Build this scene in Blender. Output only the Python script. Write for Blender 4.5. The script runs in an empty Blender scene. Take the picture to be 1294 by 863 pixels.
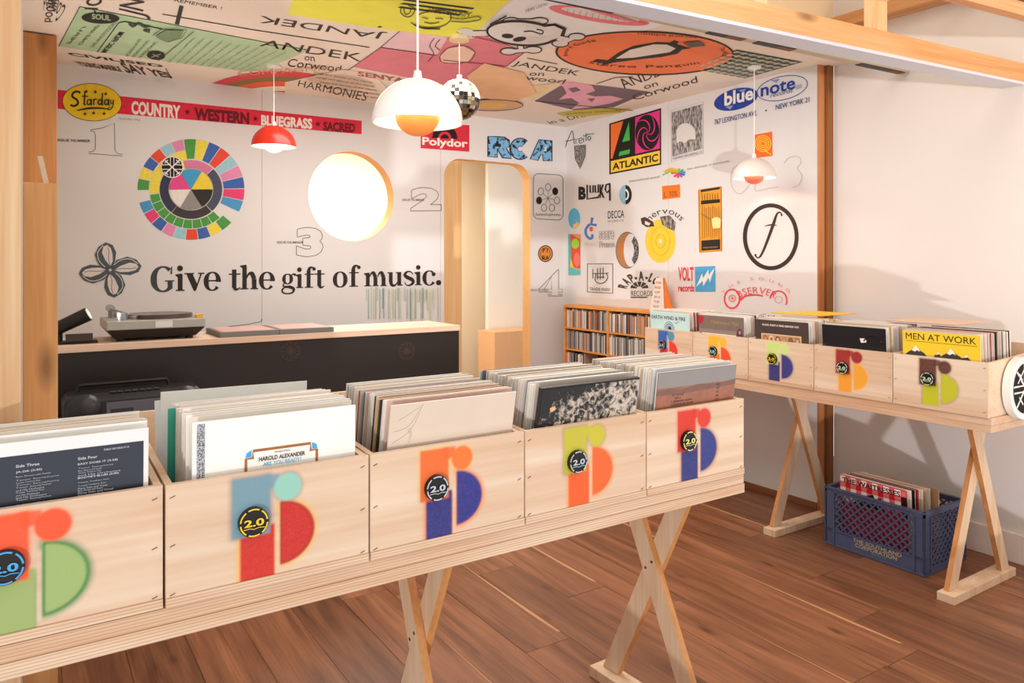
import bpy, bmesh, math, random
import numpy as np
from mathutils import Vector, Matrix
from mathutils.geometry import tessellate_polygon
random.seed(7)
S = bpy.context.scene
COL = S.collection
PI = math.pi

# ------------------------------------------------------------------ camera
F, CX, HY, CH = 945.0, 647.0, 331.0, 1.30
YAW = math.radians(33.35)
cd = bpy.data.cameras.new('camera'); cam = bpy.data.objects.new('camera', cd); COL.objects.link(cam)
cam.location = (0, 0, CH); cam.rotation_euler = (PI/2, 0, -YAW)
cd.sensor_width = 36; cd.lens = F/1294*36; cd.shift_y = -(431.5-HY)/1294; cd.clip_start = .02
S.camera = cam

# ------------------------------------------------------------------ light
S.view_settings.view_transform = 'Standard'; S.view_settings.look = 'None'
S.view_settings.gamma = 1; S.view_settings.use_curve_mapping = False
S.view_settings.exposure = 0.06
w = bpy.data.worlds.new('world'); S.world = w; w.use_nodes = True
bg = w.node_tree.nodes['Background']; bg.inputs[0].default_value = (1.0, .975, .95, 1); bg.inputs[1].default_value = .95

def lamp(name, kind, loc, energy, col, size=.1, rot=None, d=None, **kw):
    l = bpy.data.lights.new(name, kind); l.energy = energy; l.color = col
    if kind == 'SUN': l.angle = size
    elif kind == 'AREA': l.size = size; l.shape = 'RECTANGLE'; l.size_y = kw.get('sy', size)
    else: l.shadow_soft_size = size
    o = bpy.data.objects.new(name, l); COL.objects.link(o); o.location = loc
    if d is not None: o.rotation_euler = Vector(d).to_track_quat('-Z', 'Y').to_euler()
    return o
# low daylight thrown up off the street through the shop window
lamp('daylight', 'SUN', (-3, -4, 0), 1.15, (.98, .97, 1.0), math.radians(1.5), d=(.76, 1, .29))
lamp('back_room_light', 'AREA', (2.2, 5.3, 2.25), 46, (1, .93, .82), 1.2, d=(0, .1, -1), sy=.8)
lamp('shop_fill', 'AREA', (1.6, 1.0, 3.1), 18, (1, .90, .80), 2.2, d=(0, .15, -1), sy=1.4)  # unseen fill lamp, added overhead to brighten the table side of the room
lamp('stage_fill', 'AREA', (1.8, 3.1, 2.3), 38, (1, .96, .92), 1.6, d=(0, .0, -1), sy=1.2)  # added fill with no visible fitting, lifts the back wall and painted ceiling
lamp('side_lamp', 'POINT', (3.0, .35, 1.75), 20, (1, .55, .28), .12)

# ------------------------------------------------------------------ helpers
def lin(c):
    if isinstance(c, str): c = [int(c[i:i+2], 16) for i in (0, 2, 4)]
    o = []
    for v in c[:3]:
        v = v/255.0; o.append(v/12.92 if v <= .04045 else ((v+.055)/1.055)**2.4)
    return (*o, 1)
MC = {}
def mat(c, rough=.6, metal=0, noise=.06, scale=30, bump=0, emit=0, spec=.4, coat=0, trans=0):
    k = (str(c), rough, metal, noise, scale, bump, emit, spec, coat, trans)
    if k in MC: return MC[k]
    m = bpy.data.materials.new('mat_'+str(c)); m.use_nodes = True; nt = m.node_tree
    b = nt.nodes['Principled BSDF']; base = lin(c)
    b.inputs['Roughness'].default_value = rough; b.inputs['Metallic'].default_value = metal
    b.inputs['Specular IOR Level'].default_value = spec; b.inputs['Coat Weight'].default_value = coat
    b.inputs['Transmission Weight'].default_value = trans
    tc = nt.nodes.new('ShaderNodeTexCoord'); n = nt.nodes.new('ShaderNodeTexNoise'); n.inputs['Scale'].default_value = scale
    n.inputs['Detail'].default_value = 4
    nt.links.new(tc.outputs['Object'], n.inputs['Vector'])
    mx = nt.nodes.new('ShaderNodeMix'); mx.data_type = 'RGBA'
    mx.inputs[6].default_value = tuple(min(1, v*(1-noise)) for v in base[:3])+(1,)
    mx.inputs[7].default_value = tuple(min(1, v*(1+noise)) for v in base[:3])+(1,)
    nt.links.new(n.outputs['Fac'], mx.inputs[0]); nt.links.new(mx.outputs[2], b.inputs['Base Color'])
    if emit:
        b.inputs['Emission Color'].default_value = base; b.inputs['Emission Strength'].default_value = emit
    if bump:
        bp = nt.nodes.new('ShaderNodeBump'); bp.inputs['Strength'].default_value = bump; bp.inputs['Distance'].default_value = .002
        nt.links.new(n.outputs['Fac'], bp.inputs['Height']); nt.links.new(bp.outputs[0], b.inputs['Normal'])
    MC[k] = m; return m

def mat2(ca, cb, scale=60, thr=.5, soft=.04, stretch=(1, 1, 1), rough=.7):
    m = bpy.data.materials.new('mat2_'+ca+cb); m.use_nodes = True; nt = m.node_tree; b = nt.nodes['Principled BSDF']; b.inputs['Roughness'].default_value = rough
    tc = nt.nodes.new('ShaderNodeTexCoord'); mp = nt.nodes.new('ShaderNodeMapping'); mp.inputs['Scale'].default_value = stretch
    n = nt.nodes.new('ShaderNodeTexNoise'); n.inputs['Scale'].default_value = scale; n.inputs['Detail'].default_value = 4; cr = nt.nodes.new('ShaderNodeValToRGB')
    nt.links.new(tc.outputs['Object'], mp.inputs[0]); nt.links.new(mp.outputs[0], n.inputs['Vector']); nt.links.new(n.outputs['Fac'], cr.inputs[0]); nt.links.new(cr.outputs[0], b.inputs['Base Color'])
    e = cr.color_ramp.elements; e[0].position = thr-soft; e[0].color = lin(ca); e[1].position = thr+soft; e[1].color = lin(cb); return m
def wood(name, ca, cb, axis=0, scale=1.0, rough=.55, knots=True, paint=False, ply=False, rnd=0.0, contrast=1.0, cc=None):
    """grain runs along object axis 0,1 or 2"""
    k = ('w', name)
    if k in MC: return MC[k]
    m = bpy.data.materials.new(name); m.use_nodes = True; nt = m.node_tree; L = nt.links.new
    b = nt.nodes['Principled BSDF']; b.inputs['Roughness'].default_value = rough
    tc = nt.nodes.new('ShaderNodeTexCoord'); oi = nt.nodes.new('ShaderNodeObjectInfo')
    mp = nt.nodes.new('ShaderNodeMapping'); sc = [14*scale]*3; sc[axis] = 1.1*scale; mp.inputs['Scale'].default_value = sc
    cmb = nt.nodes.new('ShaderNodeMath'); cmb.operation = 'MULTIPLY'; cmb.inputs[1].default_value = 37.0
    L(oi.outputs['Random'], cmb.inputs[0])
    add = nt.nodes.new('ShaderNodeVectorMath'); add.operation = 'ADD'
    L(tc.outputs['Object'], add.inputs[0]); L(cmb.outputs[0], add.inputs[1]); L(add.outputs[0], mp.inputs['Vector'])
    n1 = nt.nodes.new('ShaderNodeTexNoise'); n1.inputs['Scale'].default_value = 1.0; n1.inputs['Detail'].default_value = 5; n1.inputs['Distortion'].default_value = 1.2
    L(mp.outputs[0], n1.inputs['Vector'])
    mp2 = nt.nodes.new('ShaderNodeMapping'); sc2 = [160*scale]*3; sc2[axis] = 5*scale; mp2.inputs['Scale'].default_value = sc2
    L(add.outputs[0], mp2.inputs['Vector'])
    n2 = nt.nodes.new('ShaderNodeTexNoise'); n2.inputs['Scale'].default_value = 1.0; n2.inputs['Detail'].default_value = 3
    L(mp2.outputs[0], n2.inputs['Vector'])
    ma = nt.nodes.new('ShaderNodeMath'); ma.operation = 'MULTIPLY_ADD'; L(n2.outputs['Fac'], ma.inputs[0]); ma.inputs[1].default_value = .45; 
    L(n1.outputs['Fac'], ma.inputs[2])
    cr = nt.nodes.new('ShaderNodeValToRGB'); L(ma.outputs[0], cr.inputs[0])
    h = .20/contrast
    cr.color_ramp.elements[0].position = .72-h; cr.color_ramp.elements[0].color = lin(cb)
    cr.color_ramp.elements[1].position = .72+h; cr.color_ramp.elements[1].color = lin(ca)
    col = cr.outputs[0]
    if rnd:
        hs = nt.nodes.new('ShaderNodeHueSaturation'); mr = nt.nodes.new('ShaderNodeMapRange')
        mr.inputs['To Min'].default_value = 1-rnd; mr.inputs['To Max'].default_value = 1+rnd
        L(oi.outputs['Random'], mr.inputs['Value']); L(mr.outputs[0], hs.inputs['Value']); L(col, hs.inputs['Color']); col = hs.outputs[0]
    if knots:
        vo = nt.nodes.new('ShaderNodeTexVoronoi'); vo.inputs['Scale'].default_value = 1.0
        mp3 = nt.nodes.new('ShaderNodeMapping'); s3 = [7.5*scale]*3; s3[axis] = 2.6*scale; mp3.inputs['Scale'].default_value = s3
        L(add.outputs[0], mp3.inputs['Vector']); L(mp3.outputs[0], vo.inputs['Vector'])
        r2 = nt.nodes.new('ShaderNodeMapRange'); r2.inputs['From Min'].default_value = .03; r2.inputs['From Max'].default_value = .14
        r2.inputs['To Min'].default_value = .75; r2.inputs['To Max'].default_value = 0
        L(vo.outputs['Distance'], r2.inputs['Value'])
        mk = nt.nodes.new('ShaderNodeMix'); mk.data_type = 'RGBA'; L(r2.outputs[0], mk.inputs[0]); L(col, mk.inputs[6])
        mk.inputs[7].default_value = tuple(v*.35 for v in lin(cb)[:3])+(1,); col = mk.outputs[2]
    if ply:   # laminated edge: thin dark glue lines across z
        sep = nt.nodes.new('ShaderNodeSeparateXYZ'); L(tc.outputs['Object'], sep.inputs[0])
        wob = nt.nodes.new('ShaderNodeMath'); wob.operation = 'MULTIPLY_ADD'; L(n1.outputs['Fac'], wob.inputs[0]); wob.inputs[1].default_value = .0012; L(sep.outputs[2], wob.inputs[2])
        sn = nt.nodes.new('ShaderNodeMath'); sn.operation = 'MULTIPLY'; sn.inputs[1].default_value = 2*PI/.0052; L(wob.outputs[0], sn.inputs[0])
        s2 = nt.nodes.new('ShaderNodeMath'); s2.operation = 'SINE'; L(sn.outputs[0], s2.inputs[0])
        r4 = nt.nodes.new('ShaderNodeMapRange'); r4.inputs['From Min'].default_value = .1; r4.inputs['From Max'].default_value = 1; r4.inputs['To Max'].default_value = .55
        L(s2.outputs[0], r4.inputs['Value'])
        mk = nt.nodes.new('ShaderNodeMix'); mk.data_type = 'RGBA'; L(r4.outputs[0], mk.inputs[0]); L(col, mk.inputs[6])
        mk.inputs[7].default_value = lin(cc or cb); col = mk.outputs[2]
    if paint:  # sprayed stencil colours kept on the mesh, coverage in alpha
        at = nt.nodes.new('ShaderNodeAttribute'); at.attribute_name = 'paint'
        mk = nt.nodes.new('ShaderNodeMix'); mk.data_type = 'RGBA'; L(at.outputs['Alpha'], mk.inputs[0]); L(col, mk.inputs[6]); L(at.outputs['Color'], mk.inputs[7]); col = mk.outputs[2]
    L(col, b.inputs['Base Color'])
    bp = nt.nodes.new('ShaderNodeBump'); bp.inputs['Strength'].default_value = .25; bp.inputs['Distance'].default_value = .0006
    L(ma.outputs[0], bp.inputs['Height']); L(bp.outputs[0], b.inputs['Normal'])
    MC[k] = m; return m

def props(o, label=None, cat=None, group=None, kind=None):
    if label: o['label'] = label
    if cat: o['category'] = cat
    if group: o['group'] = group
    if kind: o['kind'] = kind
    return o
def empty(name, loc=(0, 0, 0), rz=0, label=None, cat=None, group=None, kind=None):
    o = bpy.data.objects.new(name, None); COL.objects.link(o); o.location = loc; o.rotation_euler = (0, 0, rz); o.empty_display_size = .05
    return props(o, label, cat, group, kind)

class MB:
    def __init__(s): s.v = []; s.f = []; s.m = []; s.mats = []; s.sm = []
    def mi(s, m):
        if m not in s.mats: s.mats.append(m)
        return s.mats.index(m)
    def add(s, vs, fs, m, smooth=False):
        o = len(s.v); s.v += [tuple(v) for v in vs]; k = s.mi(m)
        for f in fs: s.f.append(tuple(i+o for i in f)); s.m.append(k); s.sm.append(smooth)
        return s
    def box(s, x0, x1, y0, y1, z0, z1, m):
        vs = [(x, y, z) for z in (z0, z1) for y in (y0, y1) for x in (x0, x1)]
        return s.add(vs, [(0, 2, 3, 1), (4, 5, 7, 6), (0, 1, 5, 4), (2, 6, 7, 3), (0, 4, 6, 2), (1, 3, 7, 5)], m)
    def hexa(s, vs, m):   # 8 verts in the same order as box
        return s.add(vs, [(0, 2, 3, 1), (4, 5, 7, 6), (0, 1, 5, 4), (2, 6, 7, 3), (0, 4, 6, 2), (1, 3, 7, 5)], m)
    def bar(s, a, b, wdt, thk, m, up=(0, 0, 1)):   # rectangular bar from a to b
        a = Vector(a); b = Vector(b); d = (b-a).normalized(); u = Vector(up); sd = d.cross(u).normalized()*wdt/2; t = sd.cross(d).normalized()*thk/2
        vs = [a-sd-t, a+sd-t, a-sd+t, a+sd+t, b-sd-t, b+sd-t, b-sd+t, b+sd+t]
        return s.add(vs, [(0, 2, 3, 1), (4, 5, 7, 6), (0, 1, 5, 4), (2, 6, 7, 3), (0, 4, 6, 2), (1, 3, 7, 5)], m)
    def cyl(s, a, b, r, m, n=16, r2=None, smooth=True, caps=True):
        a = Vector(a); b = Vector(b); r2 = r if r2 is None else r2; d = (b-a).normalized()
        u = d.orthogonal().normalized(); v = d.cross(u)
        vs = [a+(u*math.cos(t)+v*math.sin(t))*r for t in [2*PI*i/n for i in range(n)]]+[b+(u*math.cos(t)+v*math.sin(t))*r2 for t in [2*PI*i/n for i in range(n)]]
        s.add(vs, [(i, (i+1) % n, n+(i+1) % n, n+i) for i in range(n)], m, smooth)
        if caps: s.add(vs, [tuple(range(n))[::-1], tuple(range(n, 2*n))], m)
        return s
    def lathe(s, prof, c, m, n=48, smooth=True):
        c = Vector(c); vs = []
        for r, z in prof:
            for i in range(n): vs.append(c+Vector((r*math.cos(2*PI*i/n), r*math.sin(2*PI*i/n), z)))
        fs = []
        for j in range(len(prof)-1):
            for i in range(n): fs.append((j*n+i, j*n+(i+1) % n, (j+1)*n+(i+1) % n, (j+1)*n+i))
        return s.add(vs, fs, m, smooth)
    def tube(s, pts, r, m, n=8):
        for a, b in zip(pts[:-1], pts[1:]): s.cyl(a, b, r, m, n)
        return s
    def obj(s, name, parent=None, label=None, cat=None, group=None, kind=None, bevel=0, loc=None, segs=2):
        me = bpy.data.meshes.new(name); me.from_pydata(s.v, [], s.f)
        for m in s.mats: me.materials.append(m)
        me.polygons.foreach_set('material_index', s.m); me.polygons.foreach_set('use_smooth', s.sm); me.update()
        o = bpy.data.objects.new(name, me); COL.objects.link(o)
        if parent: o.parent = parent
        if loc: o.location = loc
        if bevel:
            b = o.modifiers.new('bevel', 'BEVEL'); b.width = bevel; b.segments = segs; b.limit_method = 'ANGLE'; b.angle_limit = .6
        return props(o, label, cat, group, kind)
def B(name, dims, m, parent=None, bevel=.0015, **k):
    return MB().box(*dims, m).obj(name, parent, bevel=bevel, **k)
def slab(outline, holes, f0, f1, m, mside=None):
    """extruded polygon with holes; f0/f1 map (u,v) to the two faces"""
    mb = MB(); loops = [outline]+holes; flat = [p for l in loops for p in l]
    tris = tessellate_polygon([[Vector((p[0], p[1], 0)) for p in l] for l in loops])
    mb.add([f0(*p) for p in flat], [tuple(t) for t in tris], m); mb.add([f1(*p) for p in flat], [tuple(t)[::-1] for t in tris], m)
    for l in loops:
        n = len(l); vs = [f0(*p) for p in l]+[f1(*p) for p in l]
        mb.add(vs, [(i, (i+1) % n, n+(i+1) % n, n+i) for i in range(n)], mside or m)
    return mb

FW = Vector((math.sin(YAW), math.cos(YAW), 0)); RT = Vector((math.cos(YAW), -math.sin(YAW), 0)); UP = Vector((0, 0, 1)); EYE = Vector((0, 0, CH))
def onplane(px, py, axis, c):
    """where the photograph's point px,py lies on the plane axis = c"""
    d = FW*F+RT*(px-CX)+UP*(HY-py); return EYE+d*((c-EYE[axis])/d[axis])

# ------------------------------------------------------------------ flat print builder
TXT = {}
def text_mesh(body, bold):
    k = (body, bold)
    if k in TXT: return TXT[k]
    c = bpy.data.curves.new('t', 'FONT'); c.body = body; c.offset = bold; c.resolution_u = 3
    o = bpy.data.objects.new('t', c); COL.objects.link(o)
    dg = bpy.context.evaluated_depsgraph_get(); me = o.evaluated_get(dg).to_mesh()
    vs = [(v.co.x, v.co.y) for v in me.vertices]; fs = [tuple(p.vertices) for p in me.polygons]
    o.evaluated_get(dg).to_mesh_clear(); bpy.data.objects.remove(o); bpy.data.curves.remove(c)
    TXT[k] = (vs, fs); return vs, fs
class Art:
    def __init__(s, fn, rough=.75, step=.0004, noise=.09): s.fn = fn; s.mb = MB(); s.k = 1; s.rough = rough; s.step = step; s.noise = noise
    def ink(s, c): return mat(c, s.rough, noise=s.noise, scale=45) if not isinstance(c, bpy.types.Material) else c
    def put(s, pts, faces, c, bump=True):
        if bump: s.k += 1
        s.mb.add([s.fn(x, y, s.k*s.step) for x, y in pts], faces, s.ink(c)); return s
    def poly(s, pts, c):
        return s.put(pts, [tuple(t) for t in tessellate_polygon([[Vector((x, y, 0)) for x, y in pts]])], c)
    def rect(s, x0, y0, x1, y1, c, sl=0):
        return s.put([(x0, y0), (x1, y0+sl*(x1-x0)), (x1, y1+sl*(x1-x0)), (x0, y1)], [(0, 1, 2, 3)], c)
    def epts(s, cx, cy, rx, ry, rot=0, a0=0, a1=360, n=40):
        r = math.radians(rot); o = []
        for i in range(n+(0 if a1-a0 >= 360 else 1)):
            t = math.radians(a0+(a1-a0)*i/n); x = rx*math.cos(t); y = -ry*math.sin(t)
            o.append((cx+x*math.cos(r)-y*math.sin(r), cy+x*math.sin(r)+y*math.cos(r)))
        return o
    def ell(s, cx, cy, rx, ry, c, rot=0, n=40):
        return s.put(s.epts(cx, cy, rx, ry, rot, n=n), [tuple(range(n))], c)
    def pie(s, cx, cy, rx, ry, a0, a1, c, k0=0, k1=1, n=14, rot=0):
        a = s.epts(cx, cy, rx*k0, ry*k0, rot, a0, a1, n); b = s.epts(cx, cy, rx*k1, ry*k1, rot, a0, a1, n); m = len(a)
        if a1-a0 >= 360: return s.put(a+b, [(i, (i+1) % m, m+(i+1) % m, m+i) for i in range(m)], c)
        return s.put(a+b, [(i, i+1, m+i+1, m+i) for i in range(m-1)], c)
    def ring(s, cx, cy, rx, ry, wd, c, rot=0, a0=0, a1=360, n=48):
        a = s.epts(cx, cy, rx, ry, rot, a0, a1, n); b = s.epts(cx, cy, rx-wd, ry-wd, rot, a0, a1, n); m = len(a)
        q = [(i, (i+1) % m, m+(i+1) % m, m+i) for i in range(m if a1-a0 >= 360 else m-1)]
        return s.put(a+b, q, c)
    def rib(s, pts, wd, c, closed=False, smooth=0):
        W = wd if isinstance(wd, (list, tuple)) else [wd]*len(pts)
        if smooth:
            P = []; Q = []; n = len(pts); idx = range(n if closed else n-1)
            g = lambda i: pts[i % n] if closed else pts[max(0, min(n-1, i))]
            for i in idx:
                p0, p1, p2, p3 = g(i-1), g(i), g(i+1), g(i+2)
                for j in range(smooth):
                    t = j/smooth
                    P.append(tuple(.5*((2*p1[k])+(-p0[k]+p2[k])*t+(2*p0[k]-5*p1[k]+4*p2[k]-p3[k])*t*t+(-p0[k]+3*p1[k]-3*p2[k]+p3[k])*t**3) for k in (0, 1)))
                    Q.append(W[i]*(1-t)+W[(i+1) % n]*t)
            if not closed: P.append(pts[-1]); Q.append(W[-1])
            pts, W = P, Q
        n = len(pts); L = []; R = []
        for i in range(n):
            a = pts[(i-1) % n] if closed or i else pts[i]; b = pts[(i+1) % n] if closed or i < n-1 else pts[i]
            dx, dy = b[0]-a[0], b[1]-a[1]; l = math.hypot(dx, dy) or 1; nx, ny = -dy/l*W[i]/2, dx/l*W[i]/2
            L.append((pts[i][0]+nx, pts[i][1]+ny)); R.append((pts[i][0]-nx, pts[i][1]-ny))
        return s.put(L+R, [(i, (i+1) % n, n+(i+1) % n, n+i) for i in range(n if closed else n-1)], c)
    def star(s, cx, cy, r, c, ry=None, n=5):
        ry = ry or r; P = []
        for i in range(2*n):
            t = PI/2+PI*i/n; k = 1 if i % 2 == 0 else .42; P.append((cx+r*k*math.cos(t), cy-ry*k*math.sin(t)))
        return s.poly(P, c)
    def quadtext(s, body, bl, br, tr, tl, c, bold=0, box=None, outline=0):
        vs, fs = text_mesh(body, bold)
        x0 = min(v[0] for v in vs); x1 = max(v[0] for v in vs); y0 = min(v[1] for v in vs); y1 = max(v[1] for v in vs)
        P = []
        for x, y in vs:
            u = (x-x0)/(x1-x0); t = (y-y0)/(y1-y0)
            P.append(tuple((bl[k]*(1-u)+br[k]*u)*(1-t)+(tl[k]*(1-u)+tr[k]*u)*t for k in (0, 1)))
        if outline:
            cnt = {}
            for f in fs:
                for i in range(len(f)):
                    e = tuple(sorted((f[i], f[(i+1) % len(f)]))); cnt[e] = cnt.get(e, 0)+1
            vv = []; ff = []
            for (a, b), n in cnt.items():
                if n == 1:
                    (ax, ay), (bx, by) = P[a], P[b]; l = math.hypot(bx-ax, by-ay) or 1; nx, ny = -(by-ay)/l*outline/2, (bx-ax)/l*outline/2
                    o = len(vv); vv += [(ax+nx, ay+ny), (bx+nx, by+ny), (bx-nx, by-ny), (ax-nx, ay-ny)]; ff.append((o, o+1, o+2, o+3))
            return s.put(vv, ff, c)
        return s.put(P, fs, c)
    def text(s, body, x, y, wd, h, c, sl=0, bold=0, outline=0, shear=0):
        """x,y = lower left in y-down coordinates; sl = slope of baseline"""
        return s.quadtext(body, (x, y), (x+wd, y+sl*wd), (x+wd+shear, y+sl*wd-h), (x+shear, y-h), c, bold, outline=outline)
    def arctext(s, body, cx, cy, rx, ry, a0, a1, h, c, bold=0):
        adv = {' ': .45, '.': .3, '-': .4}; gl = []
        for ch in body:
            vs, fs = text_mesh(ch, bold) if ch != ' ' else ([(0, 0), (.3, 0)], [])
            x0 = min(v[0] for v in vs); x1 = max(v[0] for v in vs); gl.append((vs, fs, x0, x1-x0))
        tot = sum(g[3]+.12 for g in gl); pos = 0
        for vs, fs, x0, wd in gl:
            P = []
            for x, y in vs:
                t = math.radians(a0+(a1-a0)*(pos+x-x0+.06)/tot); k = (y/.73)*abs(h); k = k if a1 < a0 else -k+0
                P.append((cx+(rx+k)*math.cos(t), cy-(ry+k*(.75 if abs(rx-ry) > 30 else 1))*math.sin(t)))
            if fs: s.put(P, fs, c, bump=False)
            pos += wd+.12
        s.k += 1; return s
    def build(s, name, label=None, cat=None, parent=None, group=None):
        n = len(s.mb.v)
        if not parent:
            c = Vector([sum(v[i] for v in s.mb.v)/n for i in range(3)]); s.mb.v = [tuple(Vector(v)-c) for v in s.mb.v]
            return s.mb.obj(name, None, label, cat, group, loc=c)
        return s.mb.obj(name, parent, label, cat, group)

# room measures (metres, eye at the origin)
YB, XR, ZC, XO, YS = 4.57, 3.50, 2.335, 3.60, 2.40
back = lambda x, y, o: onplane(x, y, 1, YB-.0005-o)
right = lambda x, y, o: onplane(x, y, 0, XR-.0005-o)
ceil = lambda x, y, o: onplane(x, y, 2, ZC-.0005-o)
IK = '241d1a'

# ------------------------------------------------------------------ setting
wallm = mat('dfdcda', .7, noise=.02, scale=3, spec=.25); creamm = mat('f2e2c8', .7, noise=.03, scale=3); whitem = mat('f0ebe4', .7, noise=.02, scale=3)
sub = B('floor_base', (-1.2, 4.6, .75, 6.3, -.06, -.0125), mat('2a1710', .8), bevel=0, kind='structure'); sub.name = 'floor'
plank_m = wood('walnut_plank', '9c6848', '5e3822', axis=1, scale=1.0, rough=.42, rnd=.2, contrast=.75)
sap_m = mat('bd8d64', .45, noise=.15, scale=20)
PW = .185; x = -1.0; pk = {}
while x < 4.4:
    y = .8-random.random()*1.6
    while y < 5.6:
        Ln = random.choice((1.1, 1.4, 1.8, 2.1)); y0 = max(y, .8); y1 = min(y+Ln, 5.7)
        if y1-y0 > .1:
            mb = MB().box(.0008, PW-.0008, 0, y1-y0-.0016, -.0125, random.choice((-.0004, 0, .0003)), plank_m)
            if random.random() < .22: mb.add([(PW-.001, .05, .0006), (PW-.001, min(y1-y0-.05, 1.1), .0006), (PW-.006, min(y1-y0-.05, 1.1)*.6, .0006), (PW-.016, .25, .0006), (PW-.012, .06, .0006)], [(0, 1, 2, 3, 4)], sap_m)
            p = mb.obj('plank', sub); p.location = (x, y0, 0)
        y += Ln
    x += PW
# back wall in 1.22 m boards
wb = empty('wall_back', (0, YB, 0), kind='structure')
fB0 = lambda u, v: (u, 0, v); fB1 = lambda u, v: (u, .10, v)
edge_m = mat('eeb878', .6, noise=.1)
slab([(-.1, 0), (1.2115, 0), (1.2115, ZC+.05), (-.1, ZC+.05)], [], fB0, fB1, wallm).obj('board', wb)
hx, hz, hr = 1.782, 1.721, .287
hole = [(hx+hr*math.cos(t), hz+hr*math.sin(t)) for t in [2*PI*i/72 for i in range(72)]]
slab([(1.2135, 0), (2.4185, 0), (2.4185, ZC+.05), (1.2135, ZC+.05)], [hole], fB0, fB1, wallm, edge_m).obj('board', wb, 'board with a round porthole cut through it')
dx0, dx1, dz, dr = 2.446, 3.170, 2.022, .13
out = [(2.4205, 0), (dx0, 0)]
out += [(dx0, dz-dr)]+[(dx0+dr-dr*math.cos(t), dz-dr+dr*math.sin(t)) for t in [PI/2*i/8 for i in range(1, 9)]]
out += [(dx1-dr+dr*math.sin(t), dz-dr+dr*math.cos(t)) for t in [PI/2*i/8 for i in range(0, 9)]]
out += [(dx1, 0), (XR, 0), (XR, ZC+.05), (2.4205, ZC+.05)]
slab(out, [], fB0, fB1, wallm, edge_m).obj('board', wb, 'board cut out around a round-cornered doorway')
# right display wall
wr = empty('wall_right', (XR, YS, 0), kind='structure')
for a, b_ in ((0, 1.08), (1.082, YB-YS)): B('board', (0, .07, a, b_, 0.0, ZC+.05), wallm, wr, bevel=.0005)
orw = wood('orange_end_grain', 'c98a58', 'a8683a', axis=2, scale=.7)
B('end_board', (-.002, .045, -.012, -.0005, 0, ZC+.02), orw, wr); B('end_board', (.047, .098, -.03, -.0005, 0, ZC+.02), wood('brown_end_board', '96602f', '7b4c24', axis=2, scale=.7), wr)
B('trim', (-.008, -.0005, 0, YB-YS, .0, .035), mat('8a5738', .6), wr)
wo = B('wall_outer', (XO, XO+.1, .6, YS-.03, 0, 3.3), mat('e2dcd7', .75, noise=.03, scale=3), bevel=0, kind='structure'); wo.name = 'wall_right_outer'
bb = B('baseboard_right', (XO-.016, XO-.0005, .6, YS-.031, 0, .13), mat('eedfd2', .5), bevel=.004, kind='structure')
# upper wall and high ceiling
B('wall_upper', (-1.2, XO-.0005, YS-.03, YS+.03, ZC+.08, 3.3), mat('f3dfbd', .7, noise=.05, scale=2), bevel=0, kind='structure')
B('ceiling_high', (-1.2, XO+.1, .6, YS+.05, 3.301, 3.36), mat('f4efe8', .8), bevel=0, kind='structure').name = 'ceiling_shop'
# painted ceiling
B('ceiling', (-.1, XR+.1, 2.10, YB+.1, ZC, ZC+.06), mat('f2e4d4', .75, noise=.06, scale=2.5), bevel=0, kind='structure')
B('trim_1', (-.1, XO-.001, 2.088, 2.0995, ZC-.004, ZC+.07), mat('d8d0c2', .6), bevel=0, kind='structure')
# left side: posts and wall
pine = wood('pale_pine_vertical', 'dcc09a', 'c69a6c', axis=2, scale=.6)
orange_v = wood('orange_fir', 'd09256', 'b8743c', axis=2, scale=.6)
B('wall_left', (-.14, .006, 2.0, 4.57, 0, ZC), mat('e0dad4', .7, noise=.02), bevel=0, kind='structure')
B('wooden_post', (-.30, .0025, 1.86, 1.985, 0, 3.2), pine, label='pale pine post standing full height at the left edge of the photo', cat='post')
pst = B('wooden_post', (.008, .0945, 2.60, 2.68, 0, 1.533), wood('light_fir', 'e0ae74', 'c98f54', axis=2, scale=.6), label='shorter orange-tinted post in front, with a slip of wood leaning on its top', cat='post')
B('wooden_post', (.008, .1405, 3.985, 4.07, 0, 2.328), orange_v, label='taller orange wooden post against the left wall, reaching the painted ceiling', cat='post')
MB().bar((.066, 2.64, 1.536), (.05, 2.63, 1.615), .014, .006, mat('d8c8b0', .6), up=(0, 1, 0)).obj('wood_offcut', label='slip of pale wood leaning on top of the shorter left post', cat='offcut')
B('wall_jamb', (-.1, .1, 4.08, 4.56, 0, ZC), mat('d8b898', .7), bevel=0, kind='structure').name = 'trim_2'
# room behind
B('wall_far', (1.0, 5.2, 6.2, 6.3, 0, 2.9), creamm, bevel=0, kind='structure').name = 'wall_passage'
B('wall_passage_left', (.6, .7, 4.68, 6.2, 0, 2.9), creamm, bevel=0, kind='structure')
B('wall_passage_right', (5.1, 5.2, 4.68, 6.2, 0, 2.9), creamm, bevel=0, kind='structure')
B('ceiling_passage', (.6, 5.2, 4.68, 6.3, 2.9, 2.95), whitem, bevel=0, kind='structure')
B('room_partition', (2.35, 2.79, 4.93, 5.0, 0, 2.6), wood('tan_birch', 'f0cf9c', 'e2b880', axis=2, scale=.5, knots=False), label='tan wooden partition seen through the left part of the doorway', cat='partition')
B('door_leaf', (3.62, 4.15, 5.9, 5.95, 0.01, 2.6), whitem, label='tall white door standing open in the room beyond the doorway', cat='door')
B('low_cabinet', (3.5, 4.45, 5.6, 5.88, 0.0, .68), mat('e4b486', .6), bevel=.004, label='low tan cabinet in the room beyond the doorway', cat='cabinet')

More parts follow.
